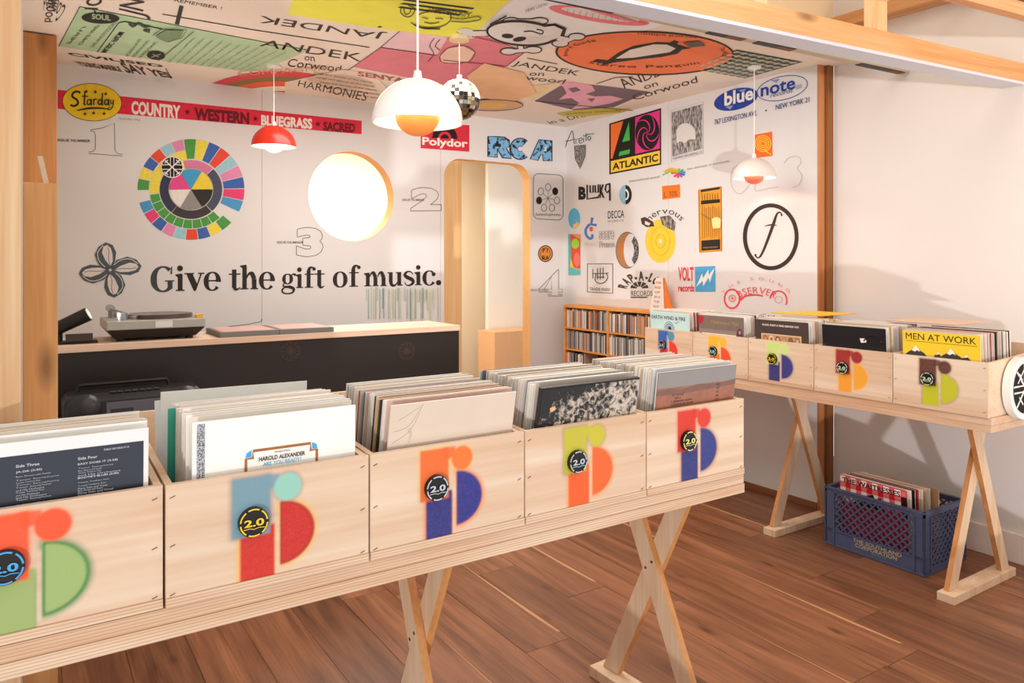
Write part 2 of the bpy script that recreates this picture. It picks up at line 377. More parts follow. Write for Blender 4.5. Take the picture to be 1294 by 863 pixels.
# ------------------------------------------------------------------ overhead timber
bm_x = wood('pine_beam', 'e6b883', 'cf965c', axis=0, scale=.8)
ang = math.atan2(-.18, 2.16)
def timber(name, L, y0, y1, z0, z1, m, label, x0=0, cat='beam', **k):
    return MB().box(x0, L, y0, y1, z0, z1, m).obj(name, None, label, cat, bevel=.002, **k)
hb = empty('header_beam', (1.44, 1.65, 2.06), ang, 'long pine header beam with a white underside crossing above the tables', 'beam')
MB().box(-1.9, 2.165, 0, .038, 0.012, .092, bm_x).obj('timber', hb, bevel=.002)
MB().box(-1.9, 2.163, 0, .088, 0, .0118, mat('d4d6e0', .5, noise=.02)).obj('soffit', hb, 'white painted underside board')
MB().box(-1.9, 2.163, .039, .086, .0122, .03, mat('c8b8a0', .6)).obj('backing_strip', hb)
tr = empty('ceiling_track', (1.887, 2.056, 2.2155), -.053, 'beige track with black slots running behind the header beam', 'track')
MB().box(-1.98, 1.708, 0, .042, 0, .03, mat('cbbca2', .6)).obj('rail', tr)
for a, b_ in ((-.95, -.07), (.40, .60), (.67, .90), (1.35, 1.68)):
    MB().box(a, b_, .002, .040, -.003, -.0002, mat('17110e', .5)).obj('slot', tr)
    MB().box(b_-.10, b_-.002, .004, .038, -.0036, -.0031, mat('6b3a1e', .5)).obj('slot_end', tr)
v_pine = wood('pine_stud', 'f0d2a4', 'dcae76', axis=2, scale=.8)
for X_, Y_, lb in ((2.60, 1.553, 'pine stud standing on the header beam near the right wall'), (1.98, 1.605, 'pine stud on the header beam, cut off by the top of the photo')):
    B('stud', (X_, X_+.09, Y_, Y_+.038, 2.1525, 3.29), v_pine, label=lb, cat='stud')
MB().box(3.5, 3.598, 1.0, 2.36, 2.50, 2.56, wood('pine_along', 'dca878', 'c48850', axis=1, scale=.8)).obj('wall_rail', None, 'wooden rail fixed high along the outer wall', 'rail')
h2 = empty('upper_beam', (2.0, 1.36, 2.2), math.atan2(-.05, .5), 'upper beam with a dark strip and white panel at the top right corner', 'beam')
MB().box(0, 1.55, 0, .04, 0, .05, wood('pine_dark', 'd9a878', 'bf8452', axis=0, scale=.8)).obj('timber', h2)
MB().box(0, 1.55, -.004, .04, .0505, .062, mat('3c3c44', .5)).obj('dark_strip', h2); MB().box(0, 1.55, -.002, .04, .0625, .3, mat('f3f0ea', .5)).obj('panel', h2)

# ------------------------------------------------------------------ tables
ply_e = wood('ply_edge', 'e0c6aa', 'cba07e', axis=0, scale=.9, knots=False, ply=True, cc='a9764c')
ply_f = wood('ply_face', 'e4ceb4', 'd0aa86', axis=0, scale=.45, rough=.6, knots=False, contrast=.9)
ply_p = wood('ply_painted', 'e6d0b8', 'cda684', axis=0, scale=.38, rough=.62, knots=False, paint=True, contrast=.8)
leg_m = wood('trestle_birch', 'e4ccb0', 'd4ac84', axis=2, scale=.9, knots=False); leg_o = wood('trestle_edge', 'cf935a', 'b8763c', axis=2, scale=.9, knots=False, ply=False)
ZB, ZT = .683, .7335
def table(name, loc, rz, L, D, label):
    t = empty(name, loc, rz, label, 'table')
    MB().box(0, L, 0, D, 0, .024, ply_e).obj('lower_board', t, bevel=.001); MB().box(0, L, .003, D, .0245, .0505, ply_e).obj('upper_board', t, bevel=.001)
    return t
table('bin_table', (-.62, 1.33, ZB), 0, 2.241, .52, 'long plywood table top under the nearest row of record bins')
table('bin_table', (2.92, 3.085, ZB), -PI/2, 1.785, .52, 'plywood table top under the row of record bins along the right wall')
def trestle(loc, rz, label, top=.42, bot=.44, lean=0):
    """local y = across the table; front at -"""
    t = empty('trestle', loc, rz, label, 'trestle', 'crossed wooden trestles under the bin tables')
    h = ZB-.001
    def leg(ya, za, yb, zb, x0, nm='leg'):
        d = Vector((0, yb-ya, zb-za)); wv = .058; s_ = abs(d.y)/d.length; c_ = d.z/d.length; hw = wv/2/c_
        vs = [(x0, ya-hw, za), (x0+.02, ya-hw, za), (x0, ya+hw, za), (x0+.02, ya+hw, za), (x0, yb-hw, zb), (x0+.02, yb-hw, zb), (x0, yb+hw, zb), (x0+.02, yb+hw, zb)]
        mb = MB(); mb.add(vs, [(0, 2, 3, 1), (4, 5, 7, 6), (0, 4, 6, 2), (1, 3, 7, 5)], leg_m); mb.add(vs, [(0, 1, 5, 4), (2, 6, 7, 3)], leg_o); return mb.obj(nm, t, bevel=.0012)
    f = leg(-bot/2+.03, .034, top/2-.03, h, -.021); leg(bot/2-.03, .034, -top/2+.03, h, .0005)
    MB().box(-.032, .034, -bot/2-.03, bot/2+.03, 0, .033, leg_m).obj('foot', t, bevel=.002)
    MB().box(-.03, .03, -top/2, top/2, h-.03, h, leg_o).obj('cleat', t) if False else None
    zc = .034+(h-.034)*(bot-.06)/((bot-.06)+(top-.06))
    for k in (-.012, .012): MB().cyl((-.0222, k, zc-k), (-.0205, k, zc-k), .004, mat('5a3a24', .5), 10).obj('screw', t)
    return t
trestle((1.535, 1.585, 0), math.radians(2), 'trestle under the right end of the nearest bin table', .30, .43)
trestle((.785, 1.585, 0), math.radians(-1), 'trestle under the middle of the nearest bin table', .30, .43)
trestle((3.20, 1.475, 0), -PI/2, 'trestle under the near end of the right-hand bin table, beside the blue crate', .20, .44)
trestle((3.22, 2.295, 0), -PI/2, 'trestle on the far side of the blue crate under the right-hand bin table', .20, .44)

# ------------------------------------------------------------------ bins
BW, BH, BD = .3535, .2005, .50
def sstep(a, b, x): t = np.clip((x-a)/(b-a), 0, 1); return t*t*(3-2*t)
def stencil(u, v, c, rngk):
    """u from left, v down from the top edge (m). c: top, dot, low, bowl, halo"""
    H = np.zeros(u.shape+(4,)); rng = np.random.default_rng(rngk)
    soft = .0032
    def rectm(x0, y0, x1, y1, s=soft): 
        return sstep(-s, s, u-x0)*sstep(-s, s, x1-u)*sstep(-s, s, v-y0)*sstep(-s, s, y1-v)
    def disc(cx, cy, r, s=soft): return sstep(-s, s, r-np.hypot(u-cx, v-cy))
    def bowl(g=0, s=soft):
        return sstep(-s, s, 1*(.056+g)-np.hypot((u-.186)*.93, (v-.114)*1.02))*sstep(-s, s, u-.186+g)
    def over(m, col, a=1.0):
        m = (m*min(1, a*1.06))[..., None]; src = np.array(lin(col)[:3])**1.22; A0 = H[..., 3:4]; A1 = m+A0*(1-m)
        H[..., :3] = np.where(A1 > 1e-4, (src*m+H[..., :3]*A0*(1-m))/np.maximum(A1, 1e-4), H[..., :3]); H[..., 3:4] = A1
    top, dot, low, bw, h1, h2 = c
    over(rectm(.112, .10, .178, .192, .007), h1, .75); over(bowl(.005, .008), h1, .75)
    over(rectm(.100, .004, .172, .112, .007), h2, .45); over(disc(.199, .034, .028, .006), h2, .35)
    over(rectm(.117, .095, .176, .188), low, .93); over(bowl(), bw, .93)
    if rngk in (0, 1):
        dd = .056-np.hypot((u-.186)*.93, (v-.114)*1.02); ed = (sstep(-.003, .001, dd)*sstep(.006, .001, dd) if False else np.exp(-((dd-.001)/.0028)**2))*(u > .186)*(v > .05)+np.exp(-((u-.187)/.002)**2)*(dd > 0)
        over(np.clip(ed, 0, 1), h1 if rngk == 0 else 'b01c24', .75)
    over(rectm(.104, .008, .168, .110), top, .9); over(rectm(.155, .008, .184, .032, .004)*(1-disc(.182, .052, .022, .003)), top, .85)
    over(disc(.199, .034, .0245), dot, .92)
    # keep a gap between stem and bowl
    g = sstep(-.0015, .0015, u-.1775)*sstep(-.0015, .0015, .184-u)*sstep(0, .01, v-.065); H[..., 3] *= (1-.75*g)
    n = rng.random(u.shape); H[..., 3] *= (.955+.05*n)
    return np.clip(H, 0, 1)
def badge(parent, x, z, col, r=.0255):
    mb = MB(); k = mat('15120f', .4); c = mat(col, .45)
    mb.cyl((x, -.001, z), (x, -.009, z), r, k, 32)
    A = Art(lambda a, b, o: (x+a, -.009-o, z-b), .45); A.step = .0003
    for i in range(6): A.ring(0, 0, r*.94, r*.94, r*.10, c, a0=i*60+6, a1=i*60+54, n=8)
    A.text('2.0', -r*.66, r*.24, r*1.32, r*.50, c, bold=.03)
    A.rib([(-r*.7, r*.38), (-r*.3, r*.34), (0, r*.42), (r*.3, r*.34), (r*.7, r*.38)], r*.05, c)
    o = len(mb.v); ks = [mb.mi(m) for m in A.mb.mats]
    mb.v += A.mb.v; mb.f += [tuple(i+o for i in f) for f in A.mb.f]; mb.m += [ks[i] for i in A.mb.m]; mb.sm += A.mb.sm
    return mb.obj('badge', parent, 'round black badge lettered 2.0 in '+{'4aa0d8': 'blue', 'e8c030': 'yellow', 'b9c0c6': 'silver grey', 'e8dc8c': 'pale yellow', 'a8d8d8': 'pale blue', 'cfe0c0': 'pale green'}.get(col, 'cream'))
def record_bin(loc, rz, cols, bcol, label, seed, res=(170, 96)):
    t = empty('record_bin', loc, rz, label, 'record bin', 'stencilled plywood record bins')
    nx, nz = res; us = np.linspace(0, BW-.002, nx); vs = np.linspace(0, BH, nz); U, V = np.meshgrid(us, vs)
    P = np.stack([U, np.zeros_like(U), BH-V], -1).reshape(-1, 3)
    me = bpy.data.meshes.new('front_panel'); nf = (nx-1)*(nz-1); idx = np.arange(nx*nz).reshape(nz, nx)
    q = np.stack([idx[1:, :-1], idx[1:, 1:], idx[:-1, 1:], idx[:-1, :-1]], -1).reshape(-1, 4)
    nv = len(P); ex = [(0, 0, 0), (BW-.002, 0, 0), (BW-.002, .012, 0), (0, .012, 0), (0, 0, BH), (BW-.002, 0, BH), (BW-.002, .012, BH), (0, .012, BH)]
    verts = P.tolist()+ex; faces = q.tolist()+[(nv+3, nv+2, nv+1, nv), (nv+4, nv+5, nv+6, nv+7), (nv, nv+4, nv+7, nv+3), (nv+1, nv+2, nv+6, nv+5), (nv+2, nv+3, nv+7, nv+6)]
    me.from_pydata(verts, [], faces); me.materials.append(ply_p); me.materials.append(ply_f)
    mi = [0]*len(q)+[1]*5; me.polygons.foreach_set('material_index', mi)
    at = me.color_attributes.new('paint', 'FLOAT_COLOR', 'POINT'); C = np.zeros((len(verts), 4)); C[:nv] = stencil(U, V, cols, seed).reshape(-1, 4)
    at.data.foreach_set('color', C.astype(np.float32).ravel()); me.update()
    fp = bpy.data.objects.new('front_panel', me); COL.objects.link(fp); fp.parent = t
    fp['label'] = 'plywood front sprayed with a coloured stencil of stem, dot and bowl'
    mb = MB(); st = mat('4b3a2c', .4)
    for xx in (.010, BW-.014):
        for zz in (.02, .10, .18): mb.bar((xx-.004, -.0006, zz-.001), (xx+.004, -.0006, zz+.002), .0012, .0010, st)
    mb.obj('staple', fp, kind='stuff')
    up_ = .024
    for x0 in (0, BW-.014):
        MB().hexa([(x0, .0125, 0), (x0+.012, .0125, 0), (x0, BD, 0), (x0+.012, BD, 0), (x0, .0125, BH-.001), (x0+.012, .0125, BH-.001), (x0, BD, BH+up_), (x0+.012, BD, BH+up_)], ply_f).obj('side_panel', t, bevel=.0006)
    MB().box(.0125, BW-.0145, BD-.012, BD-.0005, .0, BH+up_+.012, ply_f).obj('back_panel', t, bevel=.0006)
    MB().box(.0125, BW-.0145, .0125, BD-.0125, 0, .008, ply_f).obj('bottom_panel', t)
    MB().box(0, BW-.002, -.0025, -.0002, .001, .016, ply_e).obj('bottom_edge', t)
    badge(t, .138, BH-.084, bcol); return t
fc = [(('f0602c', 'f0602c', 'a6b878', 'a8bc7c', '2f8a4c', 'f08050'), '4aa0d8', 'leftmost record bin of the nearest row, orange and green stencil, blue badge'),
      (('7fa3b0', '9ecfc0', 'd02a22', 'cc2226', 'f0b848', '3f6088'), 'e8c030', 'record bin with blue-grey and red stencil under the white sleeve'),
      (('e8742c', 'ea8236', '1e3488', '1e3490', 'ee8a4a', 'e8c040'), 'b9c0c6', 'record bin with orange and deep blue stencil under the cream sleeve'),
      (('c8c03c', 'ccc23c', 'ec6c2c', 'ee7234', 'f0a060', '7c7c30'), 'b9c0c6', 'record bin with yellow and orange stencil under the black and white sleeve'),
      (('d83420', 'dc4030', '283c88', '2c4490', 'c88a70', 'e06048'), 'e8dc8c', 'rightmost record bin of the nearest row, red and blue stencil')]
FX0 = .197-.3535
fb = []
for i, (c, b_, lb) in enumerate(fc):
    fb.append(record_bin((FX0+i*.3555, 1.33+(.004 if i == 0 else 0), ZT+.0008), 0, c, b_, lb, i))
rc = [(('6a3426', '6c3a34', 'c8c81c', 'c8c828', 'b0a060', '8a5a48'), 'cfe0c0', 'nearest bin along the right wall, maroon and yellow stencil'),
      (('a81c1c', 'a81c20', 'f0a838', 'f0ae3c', 'f4bc70', 'c05040'), 'cfe0c0', 'second nearest bin on the right, dark red and amber stencil'),
      (('cfe08c', 'd0e094', '3c3c84', '3e3e88', '9c8c9c', 'dce8b0'), 'e8c030', 'middle bin along the right wall, pale green and violet stencil'),
      (('f4bc28', 'f4be30', 'ee7028', 'e85c28', 'f4a060', 'f8d070'), 'a8d8d8', 'fourth bin along the right wall, yellow and orange stencil'),
      (('2c6cb4', '5c98b4', 'e0402c', 'e4442c', 'f09070', '5c90c0'), 'b9c0c6', 'farthest bin along the right wall, blue and red stencil')]
rb = []
for i, (c, b_, lb) in enumerate(rc):
    rb.append(record_bin((2.92, 1.306+(i+1)*.3555, ZT+.0008), -PI/2, c, b_, lb, 20+i, (110, 62)))

# round end sign on the right table
es = empty('round_sign', (3.125, 1.298, .83), 0, 'white round sign with a black cross-and-snake emblem on the end of the right-hand bins', 'sign')
mb = MB(); mb.cyl((0, .006, 0), (0, -.022, 0), .115, mat('f2eee8', .5), 48); mb.obj('disc', es, bevel=.003)
def emblem(A, r, k='14110f', wh='f2eee8'):
    A.ell(0, 0, r, r, k); 
    for i in range(4):
        a = math.radians(45+i*90); A.rib([(math.cos(a)*r*.1, math.sin(a)*r*.1), (math.cos(a)*r, math.sin(a)*r)], r*.09, wh)
    A.rib([(-r*.12, -r), (-r*.12, -r*.12), (-r, -r*.12)], r*.07, wh); A.rib([(r*.12, r), (r*.12, r*.12), (r, r*.12)], r*.07, wh)
    A.rib([(r*.12, -r), (r*.12, -r*.1), (r, -r*.12)], r*.07, wh); A.rib([(-r*.12, r), (-r*.12, r*.12), (-r, r*.12)], r*.07, wh)
    for sg in (1, -1):
        A.rib([(sg*r*.35, -r*.35), (sg*r*.6, -r*.62)], r*.07, wh); A.rib([(sg*r*.3, r*.62), (sg*r*.62, r*.3)], r*.07, wh); A.rib([(sg*r*.25, -r*.75), (sg*r*.75, -r*.25)], r*.06, wh)
    return A
A = Art(lambda a, b, o: (a, -.0222-o, -b)); emblem(A, .093); A.build('emblem', 'black and white emblem', parent=es)

# ------------------------------------------------------------------ records
RS = .289
pal = ['ece6da', 'e6ddd0', 'f0ece4', 'e2d8ca', 'd9cfc4', 'efe9df', 'c9bcae', 'dcdfe0', 'b8a898', '8fa3ae', '3a3432', '1f1c1b', 'a8463c', 'c9a86c', '6a7f8c', 'd8b8a8']
edgeC = mat('ece2d6', .6, noise=.05)
RM = {}
def sleeve_mesh(ci, th, size=RS):
    k = (ci, th, size)
    if k in RM: return RM[k]
    mb = MB(); body = mat(pal[ci] if isinstance(ci, int) else ci, .5, noise=.08, scale=8); e = mat('3c3836', .5) if ci == '161313' else edgeC if (not isinstance(ci, int) or ci < 9) else mat(pal[ci], .55)
    h = size/2; t = th/2; T = t*.55
    vs = [(-h, -t, 0), (h, -t, 0), (-h, t, 0), (h, t, 0), (-h, -T, size), (h, -T, size), (-h, T, size), (h, T, size)]
    mb.add(vs, [(0, 1, 5, 4), (2, 6, 7, 3)], body); mb.add(vs, [(0, 2, 3, 1), (4, 5, 7, 6), (0, 4, 6, 2), (1, 3, 7, 5)], e)
    me = bpy.data.meshes.new('record_sleeve'); me.from_pydata(mb.v, [], mb.f)
    for m in mb.mats: me.materials.append(m)
    me.polygons.foreach_set('material_index', mb.m); me.update(); RM[k] = me; return me
def record(base, rz, x, y, z, tilt, ci, th, label, group, roll=0, name='record'):
    """base point, rz orientation, x across, y back, tilt forward positive"""
    o = bpy.data.objects.new(name, sleeve_mesh(ci, th)); COL.objects.link(o)
    c, s_ = math.cos(rz), math.sin(rz)
    o.location = (base[0]+c*x-s_*y, base[1]+s_*x+c*y, base[2]+z); o.rotation_euler = (tilt, roll, rz)
    return props(o, label, 'record', group)
rr = random.Random(11)
CNAME = {0: 'cream', 1: 'cream', 2: 'off-white', 3: 'beige', 4: 'greyish beige', 5: 'cream', 6: 'taupe', 7: 'pale grey', 8: 'fawn', 9: 'slate blue', 10: 'charcoal', 11: 'black', 12: 'brick red', 13: 'mustard', 14: 'steel blue', 15: 'pinkish beige'}
ORD = ('', 'first', 'second', 'third', 'fourth', 'fifth', 'sixth', 'seventh', 'eighth', 'ninth', 'tenth', 'eleventh', 'twelfth', 'thirteenth', 'fourteenth', 'fifteenth', 'sixteenth', 'seventeenth', 'eighteenth', 'nineteenth', 'twentieth')
def ordn(i): return ORD[i] if i < 21 else ('twenty-' if i < 30 else 'thirty-')+ORD[i % 10] if i % 10 else 'thirtieth'
def fill(bo, rz, y_front, y_back, tilt0, tilt1, cols, label, group, front=None, frontlabel=None, th=.0048, xj=.004, fth=.006):
    base = bo.location; y = y_front; n = 0; xc = (BW-.002)/2+.012*(rz == 0); first = None
    gap = .0072
    N = max(2, int((y_back-y_front)/gap))
    for i in range(N):
        k = i/(N-1); tilt = math.radians(tilt0+(tilt1-tilt0)*k+(rr.uniform(-.35, .35) if i else 0))
        yy = y_front+max(.0105, fth/2+.004)*(i > 0)+(i*(y_back-y_front-.0105)/(N-1) if i else 0)
        xo = rr.uniform(-xj, xj) if i else 0
        if i == 0:
            first = record(base, rz, xc, yy, .0062, tilt, front or 0, fth, frontlabel, group)
        else:
            zz = .0085+(rr.uniform(0, .007)); ci = rr.choice(cols); record(base, rz, xc+xo, yy, zz, tilt, ci, rr.choice((.0036, .0048, .0058)), (CNAME.get(ci, 'pale')+' '+label.split(' ', 1)[1] if label.startswith(('pale', 'white')) else CNAME.get(ci, 'pale')+' '+label).replace('filed', 'filed '+ordn(i)), group, roll=math.radians(rr.uniform(-.25, .25)))
    return first
def cover(first, th=.006):
    # print on the sleeve's front face, y-down metres from the top left corner
    T = th/2*.55; t = th/2; k = RS/.315
    A = Art(lambda a, b, o: (a*k-RS/2, -(t+(T-t)*(RS-b*k)/RS)-.0003-o, RS-b*k), .4); A.step = .00012; A.first = first; return A
L_ = [0, 1, 2, 3, 5, 5, 0, 2, 7, 4]
f1 = fill(fb[0], 0, .030, .135, 3, 2, L_+[12, 13], 'pale record sleeve filed behind the dark track-list sleeve at the far left', 'records in the leftmost near bin', 'e6e4e2', 'dark navy sleeve printed with columns of song titles, far left')
f2 = fill(fb[1], 0, .028, .215, 2, 4, [0, 2, 5, 0, 2, 7, 7, 5, 1], 'white record sleeve filed behind the white sleeve with the brown frame', 'records in the second near bin', 'eeede6', 'white sleeve with a brown frame and blue corners around its title')
f3 = fill(fb[2], 0, .062, .285, 12, 8, L_+[12, 10, 14, 6, 13, 15], 'record sleeve filed behind the creased cream sleeve', 'records in the third near bin', 'dac6b4', 'plain cream sleeve with a creased upper corner')
f4 = fill(fb[3], 0, .060, .285, 11, 7, L_+[7, 14, 1, 11, 6], 'record sleeve filed behind the black cratered sleeve', 'records in the fourth near bin', '161313', 'black sleeve with a grey cratered moon surface and small tan sticker', fth=.020)
f5 = fill(fb[4], 0, .044, .285, 7, 6, L_+[6, 15, 4], 'record sleeve filed behind the grey and rust sleeve', 'records in the rightmost near bin', '8c827c', 'sleeve with grey sky over rust-brown ground and small black text')
# extra loose sleeves in the second bin
record(fb[1].location, 0, .172, .268, .010, math.radians(0), 'd3d9da', .004, 'clear-grey plastic outer sleeve sticking out at the left of the second near bin', 'records in the second near bin', roll=math.radians(-1.5))
record(fb[1].location, 0, .172, .285, .022, math.radians(4), 'dfe2dc', .004, 'tallest pale grey sleeve rising at the back of the second near bin', 'records in the second near bin', roll=math.radians(.6))
record(fb[1].location, 0, .172, .180, .0085, math.radians(3.6), '3fae96', .0012, 'teal sleeve near the back of the second near bin', 'records in the second near bin')
g1 = fill(rb[0], -PI/2, .028, .255, 3, 3, [0, 1, 3, 6, 15, 11, 12, 10, 3, 1, 15], 'record sleeve filed behind the yellow sleeve in the nearest right bin', 'records in the nearest right bin', 'f0cc30', 'yellow sleeve titled in black with snowy peaks below')
g2 = fill(rb[1], -PI/2, .030, .255, 4, 3, L_+[15, 13, 15], 'record sleeve filed behind the glossy black sleeve on the right', 'records in the second right bin', '141013', 'glossy black sleeve with a small white price sticker')
g3 = fill(rb[2], -PI/2, .030, .255, 4, 4, L_+[13, 15, 15], 'record sleeve filed behind the dark brown greatest hits sleeve', 'records in the middle right bin', '4a3a34', 'dark brown greatest hits sleeve with a framed row of portraits')
g4 = fill(rb[3], -PI/2, .030, .255, 4, 4, L_+[10, 12, 15], 'record sleeve filed behind the taupe sleeve on the right', 'records in the fourth right bin', '8c7c70', 'taupe sleeve with a white lower panel and a red corner')
g5 = fill(rb[4], -PI/2, .030, .255, 4, 4, L_+[15, 12, 1], 'record sleeve filed behind the pale blue sleeve with the eye', 'records in the farthest right bin', 'bfdcd8', 'pale blue sleeve with an eye disc and hand lettered title')

GL = mat('2a303c', .25, noise=.05, coat=.3)
A = cover(f1); A.rect(.002, .022, .315-.008, .315-.002, GL)
wt = 'c8ccd0'
def tl(t_, x_, y_, w_, h_, c_=wt, b_=.01): A.text(t_, x_, .042+(y_-.058)*.70, w_*.86, h_*.8, c_, bold=b_)
for q in (('Side One', .006, .058, .03, .006), ('Side Three', .118, .058, .038, .006), ('Side Four', .206, .058, .034, .006), ('HONEYSUCKLE ROSE (4:25)', .02, .072, .085, .0055), ('JA-DA (3:30)', .118, .072, .042, .0055), ('EASY DOES IT (3:38)', .206, .072, .07, .0055),
    ("BOOTIE'S BLUES (5:00)", .206, .106, .072, .0055), ('CHERRY RED (4:20)', .118, .152, .06, .0055), ('BLUES (4:00)', .045, .156, .04, .0055), ('PUBLIC RECORDS ST-74', .245, .042, .045, .004)): tl(*q)
for cx_, ys in ((.02, [.082, .09]+[.1+.0058*i for i in range(8)]), (.118, [.081]+[.09+.0058*i for i in range(9)]+[.161]), (.206, [.08+.0056*i for i in range(4)]+[.115]+[.123+.0058*i for i in range(8)])):
    for y_ in ys: tl(rr.choice(('Bass, Drums and Guitar', 'and His Orchestra', 'Tenor Saxophone', 'Trumpet, Trombone, Piano', 'Piano Solo and Vocal')), cx_, y_, rr.uniform(.035, .075), .004, 'a4aab0', 0)
A.build('cover_print', 'dark track list print', parent=f1)
silv = mat2('55565c', 'c0c2c8', 380, .5, .06, rough=.35)
A = cover(f2); A.rect(.008, .004, .022, .315-.004, silv); br = 'a4622c'
A.rib([(.096, .112), (.096, .081), (.109, .081), (.109, .067), (.221, .067), (.221, .081), (.234, .081), (.234, .112)], .0052, br)
A.poly([(.095, .079), (.097, .070), (.106, .065), (.106, .078)], '3fa0dc'); A.poly([(.235, .079), (.233, .070), (.224, .065), (.224, .078)], '3fa0dc')
A.text('PRESENTING', .15, .0765, .03, .0035, '5a4a40'); A.text('HAROLD ALEXANDER', .120, .089, .09, .0085, '4a342c', bold=.025); A.text('ARE YOU READY?', .128, .099, .074, .0075, '4ca0c8')
A.build('cover_print', 'framed title print', parent=f2)
A = cover(f3); cr = mat('c4b09c', .45); hl = mat('f4e8da', .45)
for p in ([(.02, .035), (.05, .02), (.075, .006)], [(.01, .085), (.05, .06), (.075, .005)], [(.012, .06), (.045, .05), (.07, .012)], [(.045, .055), (.05, .085), (.03, .105)], [(.05, .055), (.053, .08)]):
    A.rib(p, .0011, cr, smooth=4); A.rib([(a+.0015, b+.0012) for a, b in p], .0009, hl, smooth=4)  # each crease pairs a dark line with a painted highlight
A.build('crease', 'creased corner', parent=f3)
# moonscape
m = bpy.data.materials.new('moonscape'); m.use_nodes = True; nt = m.node_tree; b = nt.nodes['Principled BSDF']; b.inputs['Roughness'].default_value = .32
tc = nt.nodes.new('ShaderNodeTexCoord'); n1 = nt.nodes.new('ShaderNodeTexNoise'); n1.inputs['Scale'].default_value = 60; n1.inputs['Detail'].default_value = 7; n1.inputs['Roughness'].default_value = .7; n1.inputs['Distortion'].default_value = .8
vo = nt.nodes.new('ShaderNodeTexVoronoi'); vo.inputs['Scale'].default_value = 55; vo.feature = 'DISTANCE_TO_EDGE'
n3 = nt.nodes.new('ShaderNodeTexNoise'); n3.inputs['Scale'].default_value = 9
sx = nt.nodes.new('ShaderNodeSeparateXYZ'); L = nt.links.new
for n in (n1, vo, n3, sx): L(tc.outputs['Object'], n.inputs[0])
a1 = nt.nodes.new('ShaderNodeMath'); a1.operation = 'MULTIPLY_ADD'; L(sx.outputs[2], a1.inputs[0]); a1.inputs[1].default_value = -1.3; a1.inputs[2].default_value = .30
a2 = nt.nodes.new('ShaderNodeMath'); a2.operation = 'MULTIPLY_ADD'; L(sx.outputs[0], a2.inputs[0]); a2.inputs[1].default_value = .55; L(a1.outputs[0], a2.inputs[2])
a3 = nt.nodes.new('ShaderNodeMath'); a3.operation = 'ADD'; L(a2.outputs[0], a3.inputs[0]); L(n1.outputs['Fac'], a3.inputs[1])
a4 = nt.nodes.new('ShaderNodeMath'); a4.operation = 'MULTIPLY_ADD'; L(n3.outputs['Fac'], a4.inputs[0]); a4.inputs[1].default_value = .35; L(a3.outputs[0], a4.inputs[2])
a5 = nt.nodes.new('ShaderNodeMath'); a5.operation = 'MULTIPLY_ADD'; L(vo.outputs['Distance'], a5.inputs[0]); a5.inputs[1].default_value = -.35; L(a4.outputs[0], a5.inputs[2])
cr_ = nt.nodes.new('ShaderNodeValToRGB'); L(a5.outputs[0], cr_.inputs[0]); L(cr_.outputs[0], b.inputs['Base Color'])
cr_.color_ramp.elements[0].position = .60; cr_.color_ramp.elements[0].color = lin('151011'); cr_.color_ramp.elements[1].position = .76; cr_.color_ramp.elements[1].color = lin('c8b8a8')
A = cover(f4, .020); A.rect(.001, .004, .315-.001, .315-.002, m); A.poly([(.03, .052), (.045, .048), (.047, .058), (.032, .062)], 'e0b088'); A.build('cover_print', 'cratered moon print', parent=f4)
A = cover(f5); A.rect(.002, .002, .315-.002, .045, mat('8f8884', .35, noise=.12, scale=12)); A.rect(.002, .045, .315-.002, .315-.002, mat('9c6450', .35, noise=.35, scale=30))
A.poly([(.0, .052), (.05, .047), (.1, .053), (.16, .044), (.24, .049), (.315, .042), (.315, .058), (.2, .062), (.1, .066), (0, .064)], mat('7c584c', .35, noise=.3, scale=40))
for i, (t_, x_) in enumerate((('GREG ALLMAN', .06), ('SIDE A', .07), ('1. BURNING AGAIN', .06), ('2. PLEASE BE GONE', .06), ('3. THESE DAYS', .06))): A.text(t_ if i else 'ALL SONGS', x_, .07+i*.009, (.045, .025, .08, .085, .06)[i], .0055, '2c2220', bold=.01)
for i in range(5): A.text('LIVE', .235, .055+i*.011, .012, .006, '2c2220')
A.build('cover_print', 'grey and rust landscape print', parent=f5)
A = cover(g1); A.text('MEN AT WORK', .014, .036, .285, .027, '1d1810', bold=0); A.rect(.012, .042, .302, .0434, '1d1810')
for x_, y_, s_ in ((.055, .068, 1.1), (.2, .068, 1.1), (.15, .082, .5), (.26, .082, .6)):
    A.poly([(x_-.045*s_, y_+.04), (x_-.03*s_, y_+.022*s_), (x_-.012*s_, y_+.012), (x_, y_-.004), (x_+.016*s_, y_+.012), (x_+.035*s_, y_+.024), (x_+.045*s_, y_+.04)], '3c3a38')
    A.poly([(x_-.014*s_, y_+.014*s_), (x_-.006*s_, y_+.003), (x_, y_-.007*s_), (x_+.01*s_, y_+.004), (x_+.018*s_, y_+.017*s_), (x_+.006, y_+.012*s_), (x_-.003, y_+.018*s_)], 'f2ede4')
A.build('cover_print', 'black title with mountain tops', parent=g1)
A = cover(g2); A.poly([(.19, .052), (.218, .05), (.223, .068), (.196, .072)], 'ece6e0'); A.ring(.25, .09, .05, .055, .006, mat('241d22', .2), a0=20, a1=150); A.ell(.29, .06, .003, .004, '6a1c1c'); A.ell(.01, .1, .006, .008, '3a4244'); A.build('cover_print', 'white price sticker', parent=g2)
A = cover(g3); A.text("BLOOD, SWEAT & TEARS GREATEST HITS", .045, .032, .215, .011, 'e8dcd0', bold=.03)
A.rect(.036, .07, .272, .2, 'dcc4a0'); A.rect(.041, .075, .267, .2, 'c09068')
